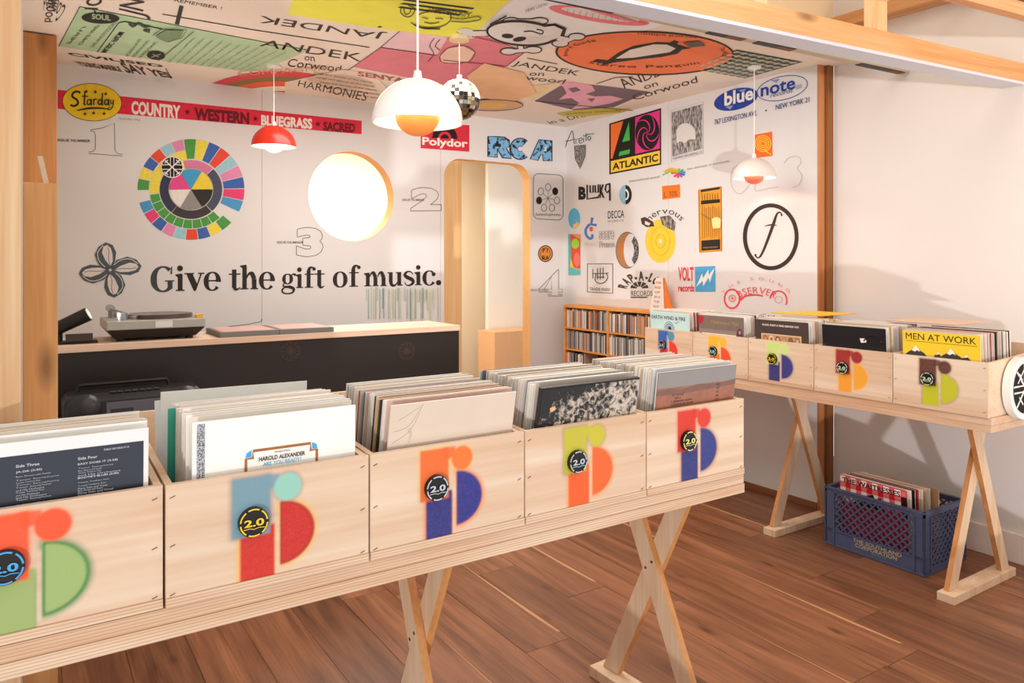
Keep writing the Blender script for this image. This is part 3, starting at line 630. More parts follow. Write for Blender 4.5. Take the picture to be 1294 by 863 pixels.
for i, c_ in enumerate(('9c5c3c', 'e0c8a0', '6c4c34', 'a8845c', '7c6448', '907050')): A.ell(.06+i*.038, .10, .015, .021, c_); A.ell(.06+i*.038, .098, .008, .011, ('c49470', '8c5c40', 'd4ac84')[i % 3])
A.ring(.07, .02, .06, .05, .002, '6c5c54', a0=90, a1=250); A.build('cover_print', 'title over a framed row of portraits', parent=g3)
A = cover(g4); A.rect(.003, .003, .315-.003, .075, mat('7c6c60', .35, noise=.25, scale=14)); A.poly([(.0, .004), (.04, .006), (.038, .03), (.02, .05), (0, .05)], 'b02c34'); A.text('Fleetwood Mac', .09, .045, .19, .022, 'b08858', bold=.0); A.rect(.02, .098, .315-.055, .315, 'eee4d6'); A.ell(.285, .1, .022, .04, '5c3448'); A.ell(.285, .08, .008, .01, 'b08c90'); A.poly([(.235, .14), (.25, .128), (.26, .142)], 'e8b830')
A.build('cover_print', 'painterly print with a white lower panel', parent=g4)
A = cover(g5); A.rect(.004, .006, .315-.004, .15, mat('bcd8d4', .4, noise=.12, scale=10)); A.text('EARTH WIND & FIRE', .012, .045, .275, .022, '40302c', bold=.02)
A.ell(.155, .100, .042, .045, '6c90a4'); A.ring(.155, .100, .037, .040, .006, 'b8c8c8'); A.ring(.155, .1, .024, .026, .004, 'c8d0cc'); A.ell(.16, .1, .011, .016, '141c2c')
A.rib([(.2, .055), (.215, .065), (.225, .052), (.235, .06)], .003, 'c0402c', smooth=3); A.build('cover_print', 'hand lettered title over an eye', parent=g5)
# loose flat sleeves at the back of the right bins
B('loose_record', (3.12, 3.40, 2.12, 2.40, 1.046, 1.050), mat('f0c030', .5), label='yellow sleeve lying flat on top of the right-hand records near the wall', cat='record')
B('loose_record', (3.12, 3.41, 1.52, 1.81, 1.046, 1.050), mat('d8b8a0', .5), label='pinkish sleeve lying flat behind the nearest right-hand records', cat='record')

# ------------------------------------------------------------------ counter
bk = mat('231c19', .42, noise=.12, scale=60); topm = wood('counter_birch', 'ecd4bc', 'd8b498', axis=0, scale=.5, knots=False)
ct = empty('counter', (.10, 3.60, 0), 0, 'long black counter with a pale wooden top in front of the lettered back wall', 'counter')
CZ = .952
MB().box(.03, 1.92, 0, .018, .002, CZ-.03, bk).obj('front_panel', ct, bevel=.001); MB().box(1.902, 1.92, .0185, .36, .002, CZ-.03, bk).obj('side_panel', ct)
MB().box(.0, .018, .0185, .36, .002, CZ-.03, bk).obj('side_panel', ct); MB().box(-.02, 1.925, -.006, .37, CZ-.0295, CZ, topm).obj('worktop', ct, bevel=.002)
for px_ in (367, 513.5):
    p = onplane(px_, 443.5, 1, 3.6); cx_, cz_ = p.x-.1, p.z
    A = Art(lambda a, b, o, cx_=cx_, cz_=cz_: (cx_+a, -.0005-o, cz_-b)); g = '4a3a33'
    A.ring(0, 0, .047, .047, .003, g); A.ring(0, 0, .038, .038, .002, g); A.ell(0, 0, .022, .022, '40312c'); A.ring(0, 0, .017, .017, .0015, '231c19')
    for i in range(12): a = 2*PI*i/12; A.rib([(.023*math.cos(a), .023*math.sin(a)), (.044*math.cos(a), .044*math.sin(a))], .0035, g)
    A.build('spoked_emblem', parent=ct)
for i, (a, b_) in enumerate(((.765, 1.035), (1.037, 1.305))):
    t = empty('grey_tray', ((a+b_)/2, 3.60, CZ+.0005), 0, ('left' if i == 0 else 'right')+' of two flat grey trays at the front edge of the counter', 'tray')
    MB().box(a-(a+b_)/2, b_-(a+b_)/2, -.005, .30, 0, .024, mat('77756f', .5)).obj('tray', t, bevel=.001); MB().box(a-(a+b_)/2+.015, b_-(a+b_)/2-.015, .01, .28, .0242, .0255, mat('c8a096', .5)).obj('paper_insert', t)
# turntable
tt = empty('turntable', (.51, 3.79, CZ+.0005), 0, 'silver and black turntable with a record on its platter, at the left of the counter', 'turntable')
MB().box(-.20, .20, -.165, .165, .052, .092, mat('a9a9a2', .35, metal=.3)).obj('plinth', tt, bevel=.004)
MB().hexa([(-.165, -.13, .012), (.165, -.13, .012), (-.165, .13, .012), (.165, .13, .012), (-.198, -.163, .0515), (.198, -.163, .0515), (-.198, .163, .0515), (.198, .163, .0515)], mat('1c1816', .5)).obj('base', tt, bevel=.004)
for a in (-.14, .14):
    for b_ in (-.1, .1): MB().cyl((a, b_, 0), (a, b_, .012), .018, mat('14110f', .5), 16).obj('foot', tt)
MB().box(-.01, .06, -.1662, -.1653, .058, .086, mat('d8d8d2', .4)).obj('name_plate', tt)
pl = MB().cyl((.03, 0, .0925), (.03, 0, .108), .142, mat('5a4c46', .3, metal=.4), 48).obj('platter', tt)
MB().cyl((.03, 0, .1085), (.03, 0, .1105), .138, mat('3c2420', .3, coat=.3), 48).obj('vinyl', pl, 'dark record on the platter')
arm = MB().cyl((-.155, .09, .0925), (-.155, .09, .125), .017, mat('8c8c8c', .3, metal=.7), 20).obj('tonearm_base', tt)
MB().cyl((-.155, .09, .13), (-.11, -.09, .118), .004, mat('b8b8b8', .25, metal=.9), 10).obj('tonearm', tt)
MB().cyl((-.158, .10, .132), (-.163, .135, .134), .0165, mat('b0b4b8', .25, metal=.8), 20).obj('counterweight', tt)
MB().cyl((-.135, -.12, .0925), (-.135, -.12, .125), .020, mat('9aa0a6', .3, metal=.8), 20).obj('speed_dial', tt)
MB().box(.165, .19, -.15, -.11, .0925, .108, mat('e0a020', .5)).obj('stylus_box', tt, 'small yellow block')
# spotlight on the counter
sp = empty('spot_lamp', (.16, 3.70, CZ+.0005), 0, 'black cylindrical spot lamp clamped at the left end of the counter', 'lamp'); k_ = mat('1b1715', .4)
MB().box(-.03, .12, -.04, .04, 0, .012, k_).obj('base', sp, bevel=.002); MB().cyl((-.02, 0, .012), (-.02, 0, .06), .012, k_, 16).obj('stem', sp)
MB().cyl((-.05, 0, .055), (.085, -.03, .125), .027, k_, 24, .03).obj('lamp_head', sp); a = Vector((.085, -.03, .125)); d = (a-Vector((-.05, 0, .055))).normalized()
MB().cyl(a+d*.0003, a+d*.003, .024, mat('cfe0d0', .3, emit=.5), 24).obj('lens', sp)
sl = bpy.data.lights.new('spot_beam', 'SPOT'); sl.energy = 30; sl.color = (1, .95, .88); sl.spot_size = math.radians(150); sl.spot_blend = 1; sl.shadow_soft_size = .02
slo = bpy.data.objects.new('spot_beam', sl); COL.objects.link(slo); slo.parent = sp; slo.location = a+d*.012; slo.rotation_euler = Vector((.62, -.15, .80)).to_track_quat('-Z', 'Y').to_euler()
MB().box(.0, .10, -.055, -.045, .014, .044, mat('3c302c', .5)).obj('bracket', sp)
MB().tube([(.78, 3.93, CZ+.003), (.88, 3.935, CZ+.022), (.98, 3.935, CZ+.03), (1.04, 3.935, CZ+.04), (1.045, 3.935, CZ+.055)], .0018, k_, 6).obj('cable', label='thin black cable curling up from the counter beside the turntable', cat='cable')
# boombox on a stand
B('low_stand', (.10, .74, 3.22, 3.56, 0, .668), mat('2b211c', .6), bevel=.004, label='dark low stand in front of the black counter carrying the boombox', cat='stand')
bbx = empty('boombox', (.385, 3.36, .669), 0, 'black rounded portable stereo lying in front of the counter behind the near records', 'boombox'); kb = mat('1d1c1e', .35, noise=.1)
MB().box(-.25, .25, -.07, .11, .0, .118, kb).obj('body', bbx, bevel=.035, segs=6)
for s_ in (-1, 1):
    MB().lathe([(.0, -.02), (.05, -.018), (.058, -.005), (.062, .0)], (0, 0, 0), mat('2a2a2e', .3, noise=.2, scale=200), 32).obj('speaker', bbx)
    o = bpy.context.scene.collection.objects[-1]; o.rotation_euler = (PI/2, 0, 0); o.location = (s_*.18, -.0695, .063)
    o.rotation_euler = (-PI/2, 0, 0)
MB().box(-.105, .105, -.0735, -.0695, .03, .085, mat('5a5860', .25)).obj('cassette_door', bbx, bevel=.002)
MB().box(-.09, -.01, -.0745, -.0736, .045, .058, mat('1a1a1c', .2)).obj('tape_window', bbx)
for i in range(7): MB().box(-.09+i*.026, -.07+i*.026, -.05, -.03, .1182, .123, mat('3c3c40', .4)).obj('button', bbx, bevel=.001)
MB().tube([(-.2, .05, .10), (-.19, .05, .142), (.13, .05, .142), (.14, .05, .10)], .007, kb, 10).obj('handle', bbx)

# ------------------------------------------------------------------ CD shelf
so = wood('orange_shelf', 'e8a054', 'd48838', axis=1, scale=.7, knots=False, rough=.5); dark_in = mat('6a4424', .7)
sh = empty('cd_shelf', (3.355, 4.405, 0), 0, 'orange wooden shelf unit full of CDs standing against the right wall by the corner', 'shelf')
# local: front at x=0, runs to -y
SL, SD, STOP, RP = 1.30, .142, .985, .1555
MB().box(0, SD, -SL, 0, STOP-.018, STOP, so).obj('top_board', sh, bevel=.001); MB().box(SD-.006, SD, -SL, 0, 0.0, STOP-.0185, dark_in).obj('back_panel', sh)
for y_ in (0, -.485, -.97, -SL+.018): MB().box(0, SD-.0065, y_-.018, y_, 0, STOP-.0185, so).obj('upright', sh, bevel=.001)
for i in range(1, 7):
    for y_ in (0, -.485, -.97):
        MB().box(.002, SD-.0065, y_-.4845+(.0 if y_ > -.9 else .003), y_-.0185, STOP-.018-i*RP, STOP-.018-i*RP+.012, so).obj('shelf_board', sh)
cdc = ['c8bfb4', 'e4dcd0', 'a89c90', '7c7470', '4c4848', 'b84c34', 'd89060', 'e8e4dc', '8c8c90', '605c60', 'c4a880', '9c5c48', 'd4ccc4', '343034']
CDM = {}
def cdmesh(i, th, h):
    k = (i, th, h)
    if k not in CDM:
        mb = MB().box(0, .12, -th, 0, 0, h, mat(cdc[i], .35, noise=.1)); o = mb.obj('cd_case'); CDM[k] = o.data; bpy.data.objects.remove(o)
    return CDM[k]
names = {0: 'topmost', 1: 'second', 2: 'third'}; cdn = 0
for row in range(3):
    for bay in range(3):
        if bay == 2 and row > 0 or bay == 1 and row == 2: continue
        y = -.485*bay-.021; end = -.485*(bay+1)+.004
        if bay == 2: end = y-.12
        if row == 2: end = y-.22
        dark = row == 1
        while y > end:
            th = rr.choice((.0095, .0105, .0105, .0125, .0075)); 
            if y-th < end: break
            c_ = rr.choice([4, 8, 9, 3, 2, 12, 0, 7]) if (dark and rr.random() < .7) else rr.randrange(len(cdc))
            o = bpy.data.objects.new('cd_case', cdmesh(c_, th, rr.choice((.124, .124, .124, .135, .118)))); COL.objects.link(o)
            o.location = (3.355+.006+rr.uniform(0, .007), 4.405+y, STOP-.018-(row+1)*RP+.0123)
            props(o, 'thin CD case standing in the %s row, %s compartment of the orange shelf' % (names[row], ('left', 'middle', 'right')[bay]), 'CD', 'CDs on the orange shelf'); y -= th+.0006; cdn += 1
# tent card on the shelf
tc_ = empty('tent_sign', (3.41, 3.40, STOP+.0005), 0, 'white and orange folded tent card standing on top of the CD shelf', 'sign')
MB().hexa([(-.03, 0, 0), (-.026, 0, 0), (-.03, .13, 0), (-.026, .13, 0), (.0, .04, .215), (.004, .04, .215), (.0, .10, .215), (.004, .10, .215)], mat('f0e4d8', .6)).obj('front_leaf', tc_)
MB().hexa([(.03, -.02, 0), (.034, -.02, 0), (.03, .11, 0), (.034, .11, 0), (.005, .03, .214), (.009, .03, .214), (.005, .09, .214), (.009, .09, .214)], mat('e88030', .6)).obj('back_leaf', tc_)
MB().add([(-.028, -.001, 0), (.032, -.019, 0), (.006, .035, .212)], [(0, 1, 2)], mat('e8843c', .6)).obj('inner_panel', tc_)
A = Art(lambda a, b, o: (-.031-o+.03*(b/.215), .13-a*.13, b)); 
for i, t_ in enumerate(('THIS', 'IS', 'OK', 'IN', 'THE', 'SHOP')): A.quadtext(t_, (.25, .175-i*.03), (.65, .175-i*.03), (.65, .19-i*.03), (.25, .19-i*.03), 'e89050' if i < 3 else 'b8a8a0', bold=.02)
A.build('lettering', parent=tc_)

# ------------------------------------------------------------------ milk crate
cb = mat('4a5270', .5, noise=.15, scale=25)
cr = empty('milk_crate', (3.108, 2.092, 0), 0, 'blue plastic milk crate of records on the floor under the right-hand bins', 'crate')
CL, CW, CHt = .457, .335, .266
MB().box(0, CW, -CL, 0, .0005, .012, cb).obj('base', cr, bevel=.003)
def side(fn, Ln, nm, out=1):
    # fn(a along, z, depth) ; solid lower band, lattice above
    mb = MB()
    def bx(a0, a1, z0, z1, d0=0, d1=.006):
        vs = [fn(a, z, d) for z in (z0, z1) for d in (d0, d1) for a in (a0, a1)]; mb.hexa(vs, cb)
    bx(0, Ln, .0125, .075 if nm == 'long' else .03, .001, .006); bx(0, Ln, CHt-.022, CHt, 0, .008); bx(0, Ln, CHt-.0058, CHt+.0008, -.005, .012)
    z9 = .0755 if nm == 'long' else .0305; bx(0, .045, z9, CHt-.0225, .001, .006); bx(Ln-.045, Ln, z9, CHt-.0225, .001, .006)
    for r in (.0, .045, Ln-.045, Ln): bx(max(.001, r-.004), min(Ln-.001, r+.004), .013, CHt-.0235, -.0035, .0085)
    bx(0, .045, .075, .079, -.003, .007); bx(Ln-.045, Ln, .075, .079, -.003, .007); bx(0, Ln, .072 if nm == 'long' else .028, .078 if nm == 'long' else .034, -.003, .007)
    o = mb.obj('side_frame', cr)
    lt = MB(); z0 = .078 if nm == 'long' else .034; z1 = CHt-.023; H_ = z1-z0; st = .034
    for sg in (1, -1):
        k = -int(H_/st)-1
        while k*st < Ln-.09:
            a0 = .045+k*st; a1 = a0+H_; p0 = [a0, z0]; p1 = [a1, z1]
            if p0[0] < .045: p0[1] += .045-p0[0]; p0[0] = .045
            if p1[0] > Ln-.045: p1[1] -= p1[0]-(Ln-.045); p1[0] = Ln-.045
            if p1[0] > p0[0]+.002:
                q0, q1 = (p0[0], p1[0]) if sg == 1 else (Ln-p0[0], Ln-p1[0]); dd = .0035 if sg == 1 else .0045; wv = .0024
                vs = []
                for aa, zz in ((q0, p0[1]), (q1, p1[1])):
                    for d in (dd-.003, dd+.003):
                        for s_ in (-1, 1): vs.append(fn(aa+s_*wv*(-1 if sg == 1 else 1), zz+s_*wv, d))
                lt.hexa(vs, cb)
            k += 1
    lo = lt.obj('lattice', cr, kind='stuff'); return o
side(lambda a, z, d: (d, -a, z), CL, 'long'); side(lambda a, z, d: (CW-d, -a, z), CL, 'long')
side(lambda a, z, d: (a, -CL+d, z), CW, 'short'); side(lambda a, z, d: (a, -d, z), CW, 'short')
A = Art(lambda a, b, o: (.0005-o, -a, b)); A.step = .0004
tan = 'b0a088'
A.quadtext('THE SOUTHLAND', (.14, .052), (.36, .052), (.36, .070), (.14, .070), tan, bold=.02); A.quadtext('CORPORATION', (.15, .032), (.34, .032), (.34, .050), (.15, .050), tan, bold=.02); A.quadtext('DALLAS, TX', (.23, .022), (.29, .022), (.29, .027), (.23, .027), tan)
A.build('lettering', 'worn tan lettering on the crate', parent=cr)
cw = None
for i, (c_, lb) in enumerate((('c8202c', 'red and white gingham sleeve at the front of the blue crate'), ('ece0d4', 'white sleeve second in the blue crate'), ('1c1816', 'black sleeve third in the blue crate'), ('b02828', 'red sleeve fourth in the blue crate'), ('e0cdb8', 'cream sleeve fifth in the blue crate'), ('c8a880', 'tan sleeve sixth in the blue crate'), ('e8ded0', 'off white sleeve seventh in the blue crate'), ('b88860', 'tan cardboard sleeve at the back of the blue crate'))):
    o = record((3.108, 2.092, .0), -PI/2, .205+i*.008+(.02 if i == 7 else 0), .062+i*.0135, .0125+i*.0012, math.radians(4-i*.3), c_, .005, lb, 'records in the blue crate')
    o.scale = (1.09, 1.09, 1.09)
    if i == 0: cw = o
A = cover(cw, .005)
for i in range(12):
    for j in range(4): A.rect(.004+i*.0256, .004+j*.0256, .004+i*.0256+.0256, .004+j*.0256+.0256, ('f0e4dc', 'dc6c6c', 'c41c28')[(i % 2)+(j % 2)]); A.k -= 1
A.k += 1
A.poly([(.07, .10), (.16, .055), (.17, .075), (.2, .06), (.19, .09), (.21, .12), (.07, .12)], '1c1816'); A.poly([(.02, .09), (.12, .07), (.06, .12), (.02, .12)], 'ece0d8')
A.rect(.288, .03, .312, .12, '1c1816')
A.text('THE WAITRESSES', .015, .034, .27, .024, '1a1414', bold=.025, sl=0); A.build('cover_print', 'gingham print with slab title', parent=cw)

# ------------------------------------------------------------------ pendant lamps
def pendant(loc, D, dome, bowl, zt, label, inner='fff6ea', bem=1.0, power=3.0, warm=(1, .75, .5)):
    t = empty('pendant_lamp', loc, 0, label, 'lamp', 'domed pendant lamps'); R = D/2; k = R/.115
    mb = MB(); prof = [(R*math.cos(a)*1.0, R*.98*math.sin(a)) for a in [PI/2*i/18 for i in range(0, 18)]]+[(.009*k, R*.985)]
    mb.lathe(prof, (0, 0, 0), mat(dome, .35, noise=.01, coat=.3)); 
    pin = [((R-.003)*math.cos(a), (R-.003)*.98*math.sin(a)) for a in [PI/2*i/18 for i in range(0, 18)]]+[(.0, (R-.003)*.98)]
    mb.lathe([(R, 0), (R-.003, 0)]+pin[1:], (0, 0, 0), mat(inner, .5, noise=.01)); mb.obj('dome', t)
    MB().lathe([(R*.50*math.sin(a)+.0001, -R*.46*math.cos(a)+R*.18) for a in [PI/2*i/14 for i in range(15)]]+[(R*.47, R*.18)]+[(R*.47*math.sin(a)+.0001, -R*.43*math.cos(a)+R*.18) for a in [PI/2-PI/2*i/10 for i in range(11)]], (0, 0, 0), mat(bowl, .4, noise=.02, emit=bem)).obj('bowl', t, 'glowing lower bowl')
    for a in (0, 2.1, 4.2): MB().cyl((R*.48*math.cos(a), R*.48*math.sin(a), R*.16), (R*.5*math.cos(a), R*.5*math.sin(a), R*.8), .001, mat('d0d0d0', .3, metal=.8), 6).obj('strut', t)
    MB().cyl((0, 0, R*.97), (0, 0, R*1.16), .012*k, mat('f0ece6', .5), 16, .009*k).obj('socket_cap', t)
    MB().cyl((0, 0, R*1.16), (0, 0, zt-loc[2]-.002), .0028*k, mat('f2eee8', .5), 10).obj('cord', t)
    MB().cyl((0, 0, zt-loc[2]-.012), (0, 0, zt-loc[2]-.0015), .035, mat('f0ece4', .5), 24).obj('ceiling_rose', t) if zt > 2.1 else None
    l = lamp('bulb_light', 'POINT', (0, 0, R*.45), power, warm, .018); l.parent = t
    return t
pendant((.852, 1.735, 1.655), .232, 'f6f2ec', 'e88a44', 2.059, 'nearest white pendant lamp with an orange bowl, hanging before the painted ceiling', bem=.28, power=1.3)
pendant((1.115, 3.97, 1.905), .228, 'dc2c1c', 'f0e8e0', ZC, 'red pendant lamp hanging in front of the red banner on the back wall', bem=1.0, power=.9)
pendant((3.245, 2.60, 1.742), .222, 'e4ddd4', 'e85a44', ZC, 'grey-white pendant lamp with a red bowl hanging by the right display wall', bem=.6, power=4.0, warm=(1, .72, .6))
# mirror ball
mbs = [mat(c, .22, metal=.9, noise=.2, scale=60) for c in ('a8a498', '6c6458', 'c8b878', '3c3834', 'd0ccc4', '9c8468')]
db = empty('mirror_ball', (1.685, 3.00, 2.045), 0, 'small mirror ball hanging behind the nearest white pendant lamp', 'mirror ball')
b_ = MB(); R_ = .094; nl, ns = 16, 30; rg = random.Random(3)
for j in range(nl):
    for i in range(ns):
        def sp_(u, v, k=1.0): th = PI*v/nl; ph = 2*PI*u/ns; return Vector((R_*k*math.sin(th)*math.cos(ph), R_*k*math.sin(th)*math.sin(ph), R_*k*math.cos(th)))
        q = [sp_(i+.05, j+.05), sp_(i+.95, j+.05), sp_(i+.95, j+.95), sp_(i+.05, j+.95)]; c = sum(q, Vector())/4
        jt = Vector((rg.uniform(-1, 1), rg.uniform(-1, 1), rg.uniform(-1, 1)))*.0012
        q = [p+jt*((p-c).dot(Vector((.7, .5, .5)))/.01) for p in q]; b_.add([p*1.006 for p in q], [(0, 3, 2, 1)], rg.choice(mbs))
b_.obj('mirror_tile', db, kind='stuff')
MB().lathe([(max(.0001, R_*.985*math.sin(PI*i/16)), R_*.985*math.cos(PI*i/16)) for i in range(17)], (0, 0, 0), mat('6c6860', .5), 30).obj('core', db)
MB().cyl((0, 0, R_), (0, 0, R_+.018), .012, mat('c0c0c0', .3, metal=.9), 12).obj('cap', db); MB().cyl((0, 0, R_+.018), (0, 0, ZC-2.045-.002), .0012, mat('d8d4cc', .4), 6).obj('cord', db)
MB().cyl((0, 0, ZC-2.045-.02), (0, 0, ZC-2.045-.0015), .045, mat('e8d0a0', .5), 24).obj('ceiling_rose', db)

# ------------------------------------------------------------------ prints on the back wall (traced points lie on the wall plane)
RED = mat('dc2440', .7, noise=.18, scale=60)
def wallart(fn=back, **k): return Art(fn, **k)
A = wallart(); A.poly([(73, 113.5), (457, 152.6), (457, 169.6), (73, 137.3)], RED)
A.text('COUNTRY', 166, 144.2, 62, 17, 'efe6dc', sl=.10, bold=.045); A.star(236.7, 141.6, 4.2, '5c1020')
A.text('WESTERN', 245.5, 151.3, 69.5, 15.5, '6a1424', sl=.092, bold=.05); A.star(322.7, 150, 4, '5c1020')
A.text('BLUEGRASS', 330, 158.5, 64.5, 13.5, 'efe6dc', sl=.075, bold=.05); A.star(401.7, 156.7, 3.8, '5c1020')
A.text('SACRED', 408.5, 165.0, 40.5, 11.5, '6a1424', sl=.065, bold=.04)
A.build('banner_print', 'long red banner print lettered COUNTRY WESTERN BLUEGRASS SACRED on the back wall', 'wall print')
A = wallart(step=.0012); A.ell(116.3, 129.2, 37.7, 23.9, IK, rot=4); A.ell(116.3, 129.2, 37.0, 23.2, mat('ecc81e', .7, noise=.15, scale=40), rot=4)
A.rib([(101.5, 117.5), (97.5, 115.5), (92.5, 117.5), (91.5, 122), (97, 126), (98.5, 130.5), (94, 134), (89, 132.5)], 2.6, IK, smooth=5)
A.rib([(107.5, 115.5), (106.8, 124), (106.5, 131.5), (108.5, 132)], 1.8, IK, smooth=4); A.rib([(103.5, 121.5), (111.5, 121.8)], 1.4, IK)
for x_ in (112.5, 126.3, 134.5): A.ring(x_, 129, 3.1, 3.9, 1.5, IK, rot=12); A.rib([(x_+3, 125), (x_+2.8, 132.5), (x_+4.5, 132.5)], 1.5, IK)
A.rib([(118.3, 125), (118.6, 132.7)], 1.6, IK); A.rib([(118.6, 127), (120.5, 124.8), (122.6, 125.4)], 1.5, IK); A.rib([(129.4, 117.5), (129, 132.5)], 1.7, IK)
A.rib([(139.5, 126), (140.2, 131), (142.6, 130.6), (143.4, 126)], 1.4, IK); A.rib([(143.4, 126), (142.6, 134), (139, 138.6), (136, 137.5), (139, 135.6)], 1.4, IK, smooth=3)
A.rib([(97.5, 139.6), (112, 136.8), (128, 136.6), (137.5, 138.2)], [1.2, 2.6, 2, .8], IK, smooth=4)
for x_, y_ in ((109, 115.6), (120.5, 116.2), (133.5, 118.6), (107.5, 144), (118.3, 142.8), (131.5, 143.6)): A.star(x_, y_, 2.9, IK)
A.text('Nashville 1952', 150, 150.6, 27, 2.6, '6a6460', sl=.09)
A.build('oval_print', 'yellow oval print lettered Starday, overlapping the left end of the red banner', 'wall print')
thin = '5b5653'
for d, (x_, y_, w_, h_), (tx, ty, tw) in (('2', (519, 266.5, 38.6, 29.5), (508.5, 254, 28)), ('3', (374.5, 324.5, 33.8, 37), (350, 307.5, 33))):
    A = wallart(); A.text(d, x_, y_, w_, h_, thin, sl=-.01, bold=.06, outline=.75); A.text('ISSUE NUMBER', tx, ty, tw, 3.0, '6a6460', sl=.01, bold=.01)
    A.build('numeral_print', 'thin outlined numeral 2 with small caption just left of the doorway' if d == '2' else 'thin outlined numeral 3 with small caption above the word gift', 'wall print')
A = wallart(); A.rib([(114.3, 164.3), (130, 161.5), (144.6, 155.2), (145.3, 190), (148.5, 194), (154.6, 195), (154.4, 197.2), (112.2, 193.8), (112.2, 191.8), (117.5, 191.6), (120.4, 188), (120.4, 170), (119, 166.2), (114.3, 165.6)], .75, thin, closed=True)
A.text('ISSUE NUMBER', 73, 178.6, 41.5, 3.4, '5a5450', sl=.03, bold=.02); A.build('numeral_print', 'thin outlined numeral 1 with small caption below the yellow oval', 'wall print')
A = wallart(); A.rib([(705.2, 340.5), (681, 365.5), (681, 369), (697, 369), (697, 372), (692.5, 372), (692.5, 374), (710.5, 374), (710.5, 372), (706, 372), (706, 369), (711, 369), (711, 365.5), (706, 365.5), (706, 340.5)], .75, thin, closed=True)
A.rib([(697, 350), (687.5, 365.5), (697, 365.5)], .75, thin, closed=True); A.text('ISSUE NUMBER', 671, 368, 22, 3, '6a6460'); A.build('numeral_print', 'thin outlined numeral 4 right of the doorway', 'wall print')
# colour wheel
A = wallart(); wx, wy, RX, RY = 241.3, 239.4, 67.6, 63.6
colr = {'g': '4c9a44', 'y': 'ecd84c', 'b': '3f64ac', 'r': 'e44a38', 'l': '9ccad8', 'p': 'e08cb4', 'm': 'e24478', 's': '4a98cc'}
CI = {k: mat(v, .75, noise=.16, scale=70) for k, v in colr.items()}
seg = 'gybrlpbms.gybrlpbms.gybrlp'; st_ = 360/26
for i, ch in enumerate(seg):
    a1 = 97.5-i*st_; a0 = a1-st_+.9
    if ch == '.': continue
    inner = .61 if i <= 8 else .79
    if i == 10: inner = .79
    A.pie(wx, wy, RX, RY, a0, a1, CI[ch], inner, 1, n=4); A.k -= 1
A.k += 1
for i in range(9): A.pie(wx, wy, RX, RY, 188+i*st_*1.02, 188+(i+1)*st_*1.02-1.2, CI['g'], .605, .775, n=4); A.k -= 1
A.k += 1
A.pie(wx, wy, RX, RY, 97, 186, CI['y'], .60, .775)
for a0, a1, c_ in ((134, 232, '34364a'), (232, 312, '3c3438'), (-47, 45, '4a4c60'), (46, 104, 'd27a9c')): A.pie(wx, wy, RX, RY, a0, a1-.9, mat(c_, .7, noise=.12, scale=60), .42, .585)
A.pie(wx, wy, RX, RY, 104, 133, CI['y'], .42, .6)
for i, c_ in enumerate(('3f9ccc', 'ecd03c', '2a2624', '8d8b88', 'e4dfd8', 'e0488c')):
    a1 = 120-i*60; A.pie(wx, wy, RX, RY, a1-59, a1, mat(c_, .7, noise=.12, scale=60), 0.01, .405, n=10)
A.ell(217.5, 211.2, 14.3, 13.6, 'efeae4'); A.ell(217.5, 211.2, 13.2, 12.5, '1a1716')
for a in (45, 135, 225, 315): A.rib([(217.5, 211.2), (217.5+13*math.cos(math.radians(a)), 211.2-12.3*math.sin(math.radians(a)))], 1.5, 'efeae4')
for sx_ in (1, -1):
    A.rib([(217.5+sx_*2.2, 198.5), (217.5+sx_*2.2, 208), (217.5+sx_*13, 208.4)], 1.1, 'efeae4'); A.rib([(217.5+sx_*2.2, 224), (217.5+sx_*2.2, 214), (217.5+sx_*13, 214)], 1.1, 'efeae4')
    A.rib([(217.5+sx_*5, 202), (217.5+sx_*9.5, 206)], 1.1, 'efeae4'); A.rib([(217.5+sx_*5, 221), (217.5+sx_*10, 217)], 1.1, 'efeae4')
A.build('colour_wheel_print', 'large circular wheel print of coloured segments on the back wall', 'wall print')
# knot
A = wallart(); kc = mat('4d5960', .7, noise=.25, scale=60)
for r_ in (0, 90, 180, 270):
    a = math.radians(r_-8); c_, s_ = math.cos(a), math.sin(a); T_ = lambda x, y, c_=c_, s_=s_: (139.3+x*c_-y*s_, 341+(x*s_+y*c_)*.88)
    A.poly([T_(*p) for p in ((1, -2), (10, -13), (24, -16), (35, -10), (40, 0), (35, 8), (24, 11), (12, 8), (3, 3))], kc)
    A.poly([T_(*p) for p in ((5, 1), (14, -4), (26, -7), (34, -4), (36, 1), (31, 5), (22, 6), (12, 5))], 'dcd4cf')
    A.rib([T_(*p) for p in ((5, -6), (15, -12), (27, -12), (36, -4))], .9, 'dcd4cf', smooth=4)
    A.rib([T_(*p) for p in ((4, 1), (15, 0), (26, 2), (33, 1))], .7, kc, smooth=4)
A.build('knot_print', 'grey four-looped ribbon knot print at the left of the back wall', 'wall print')
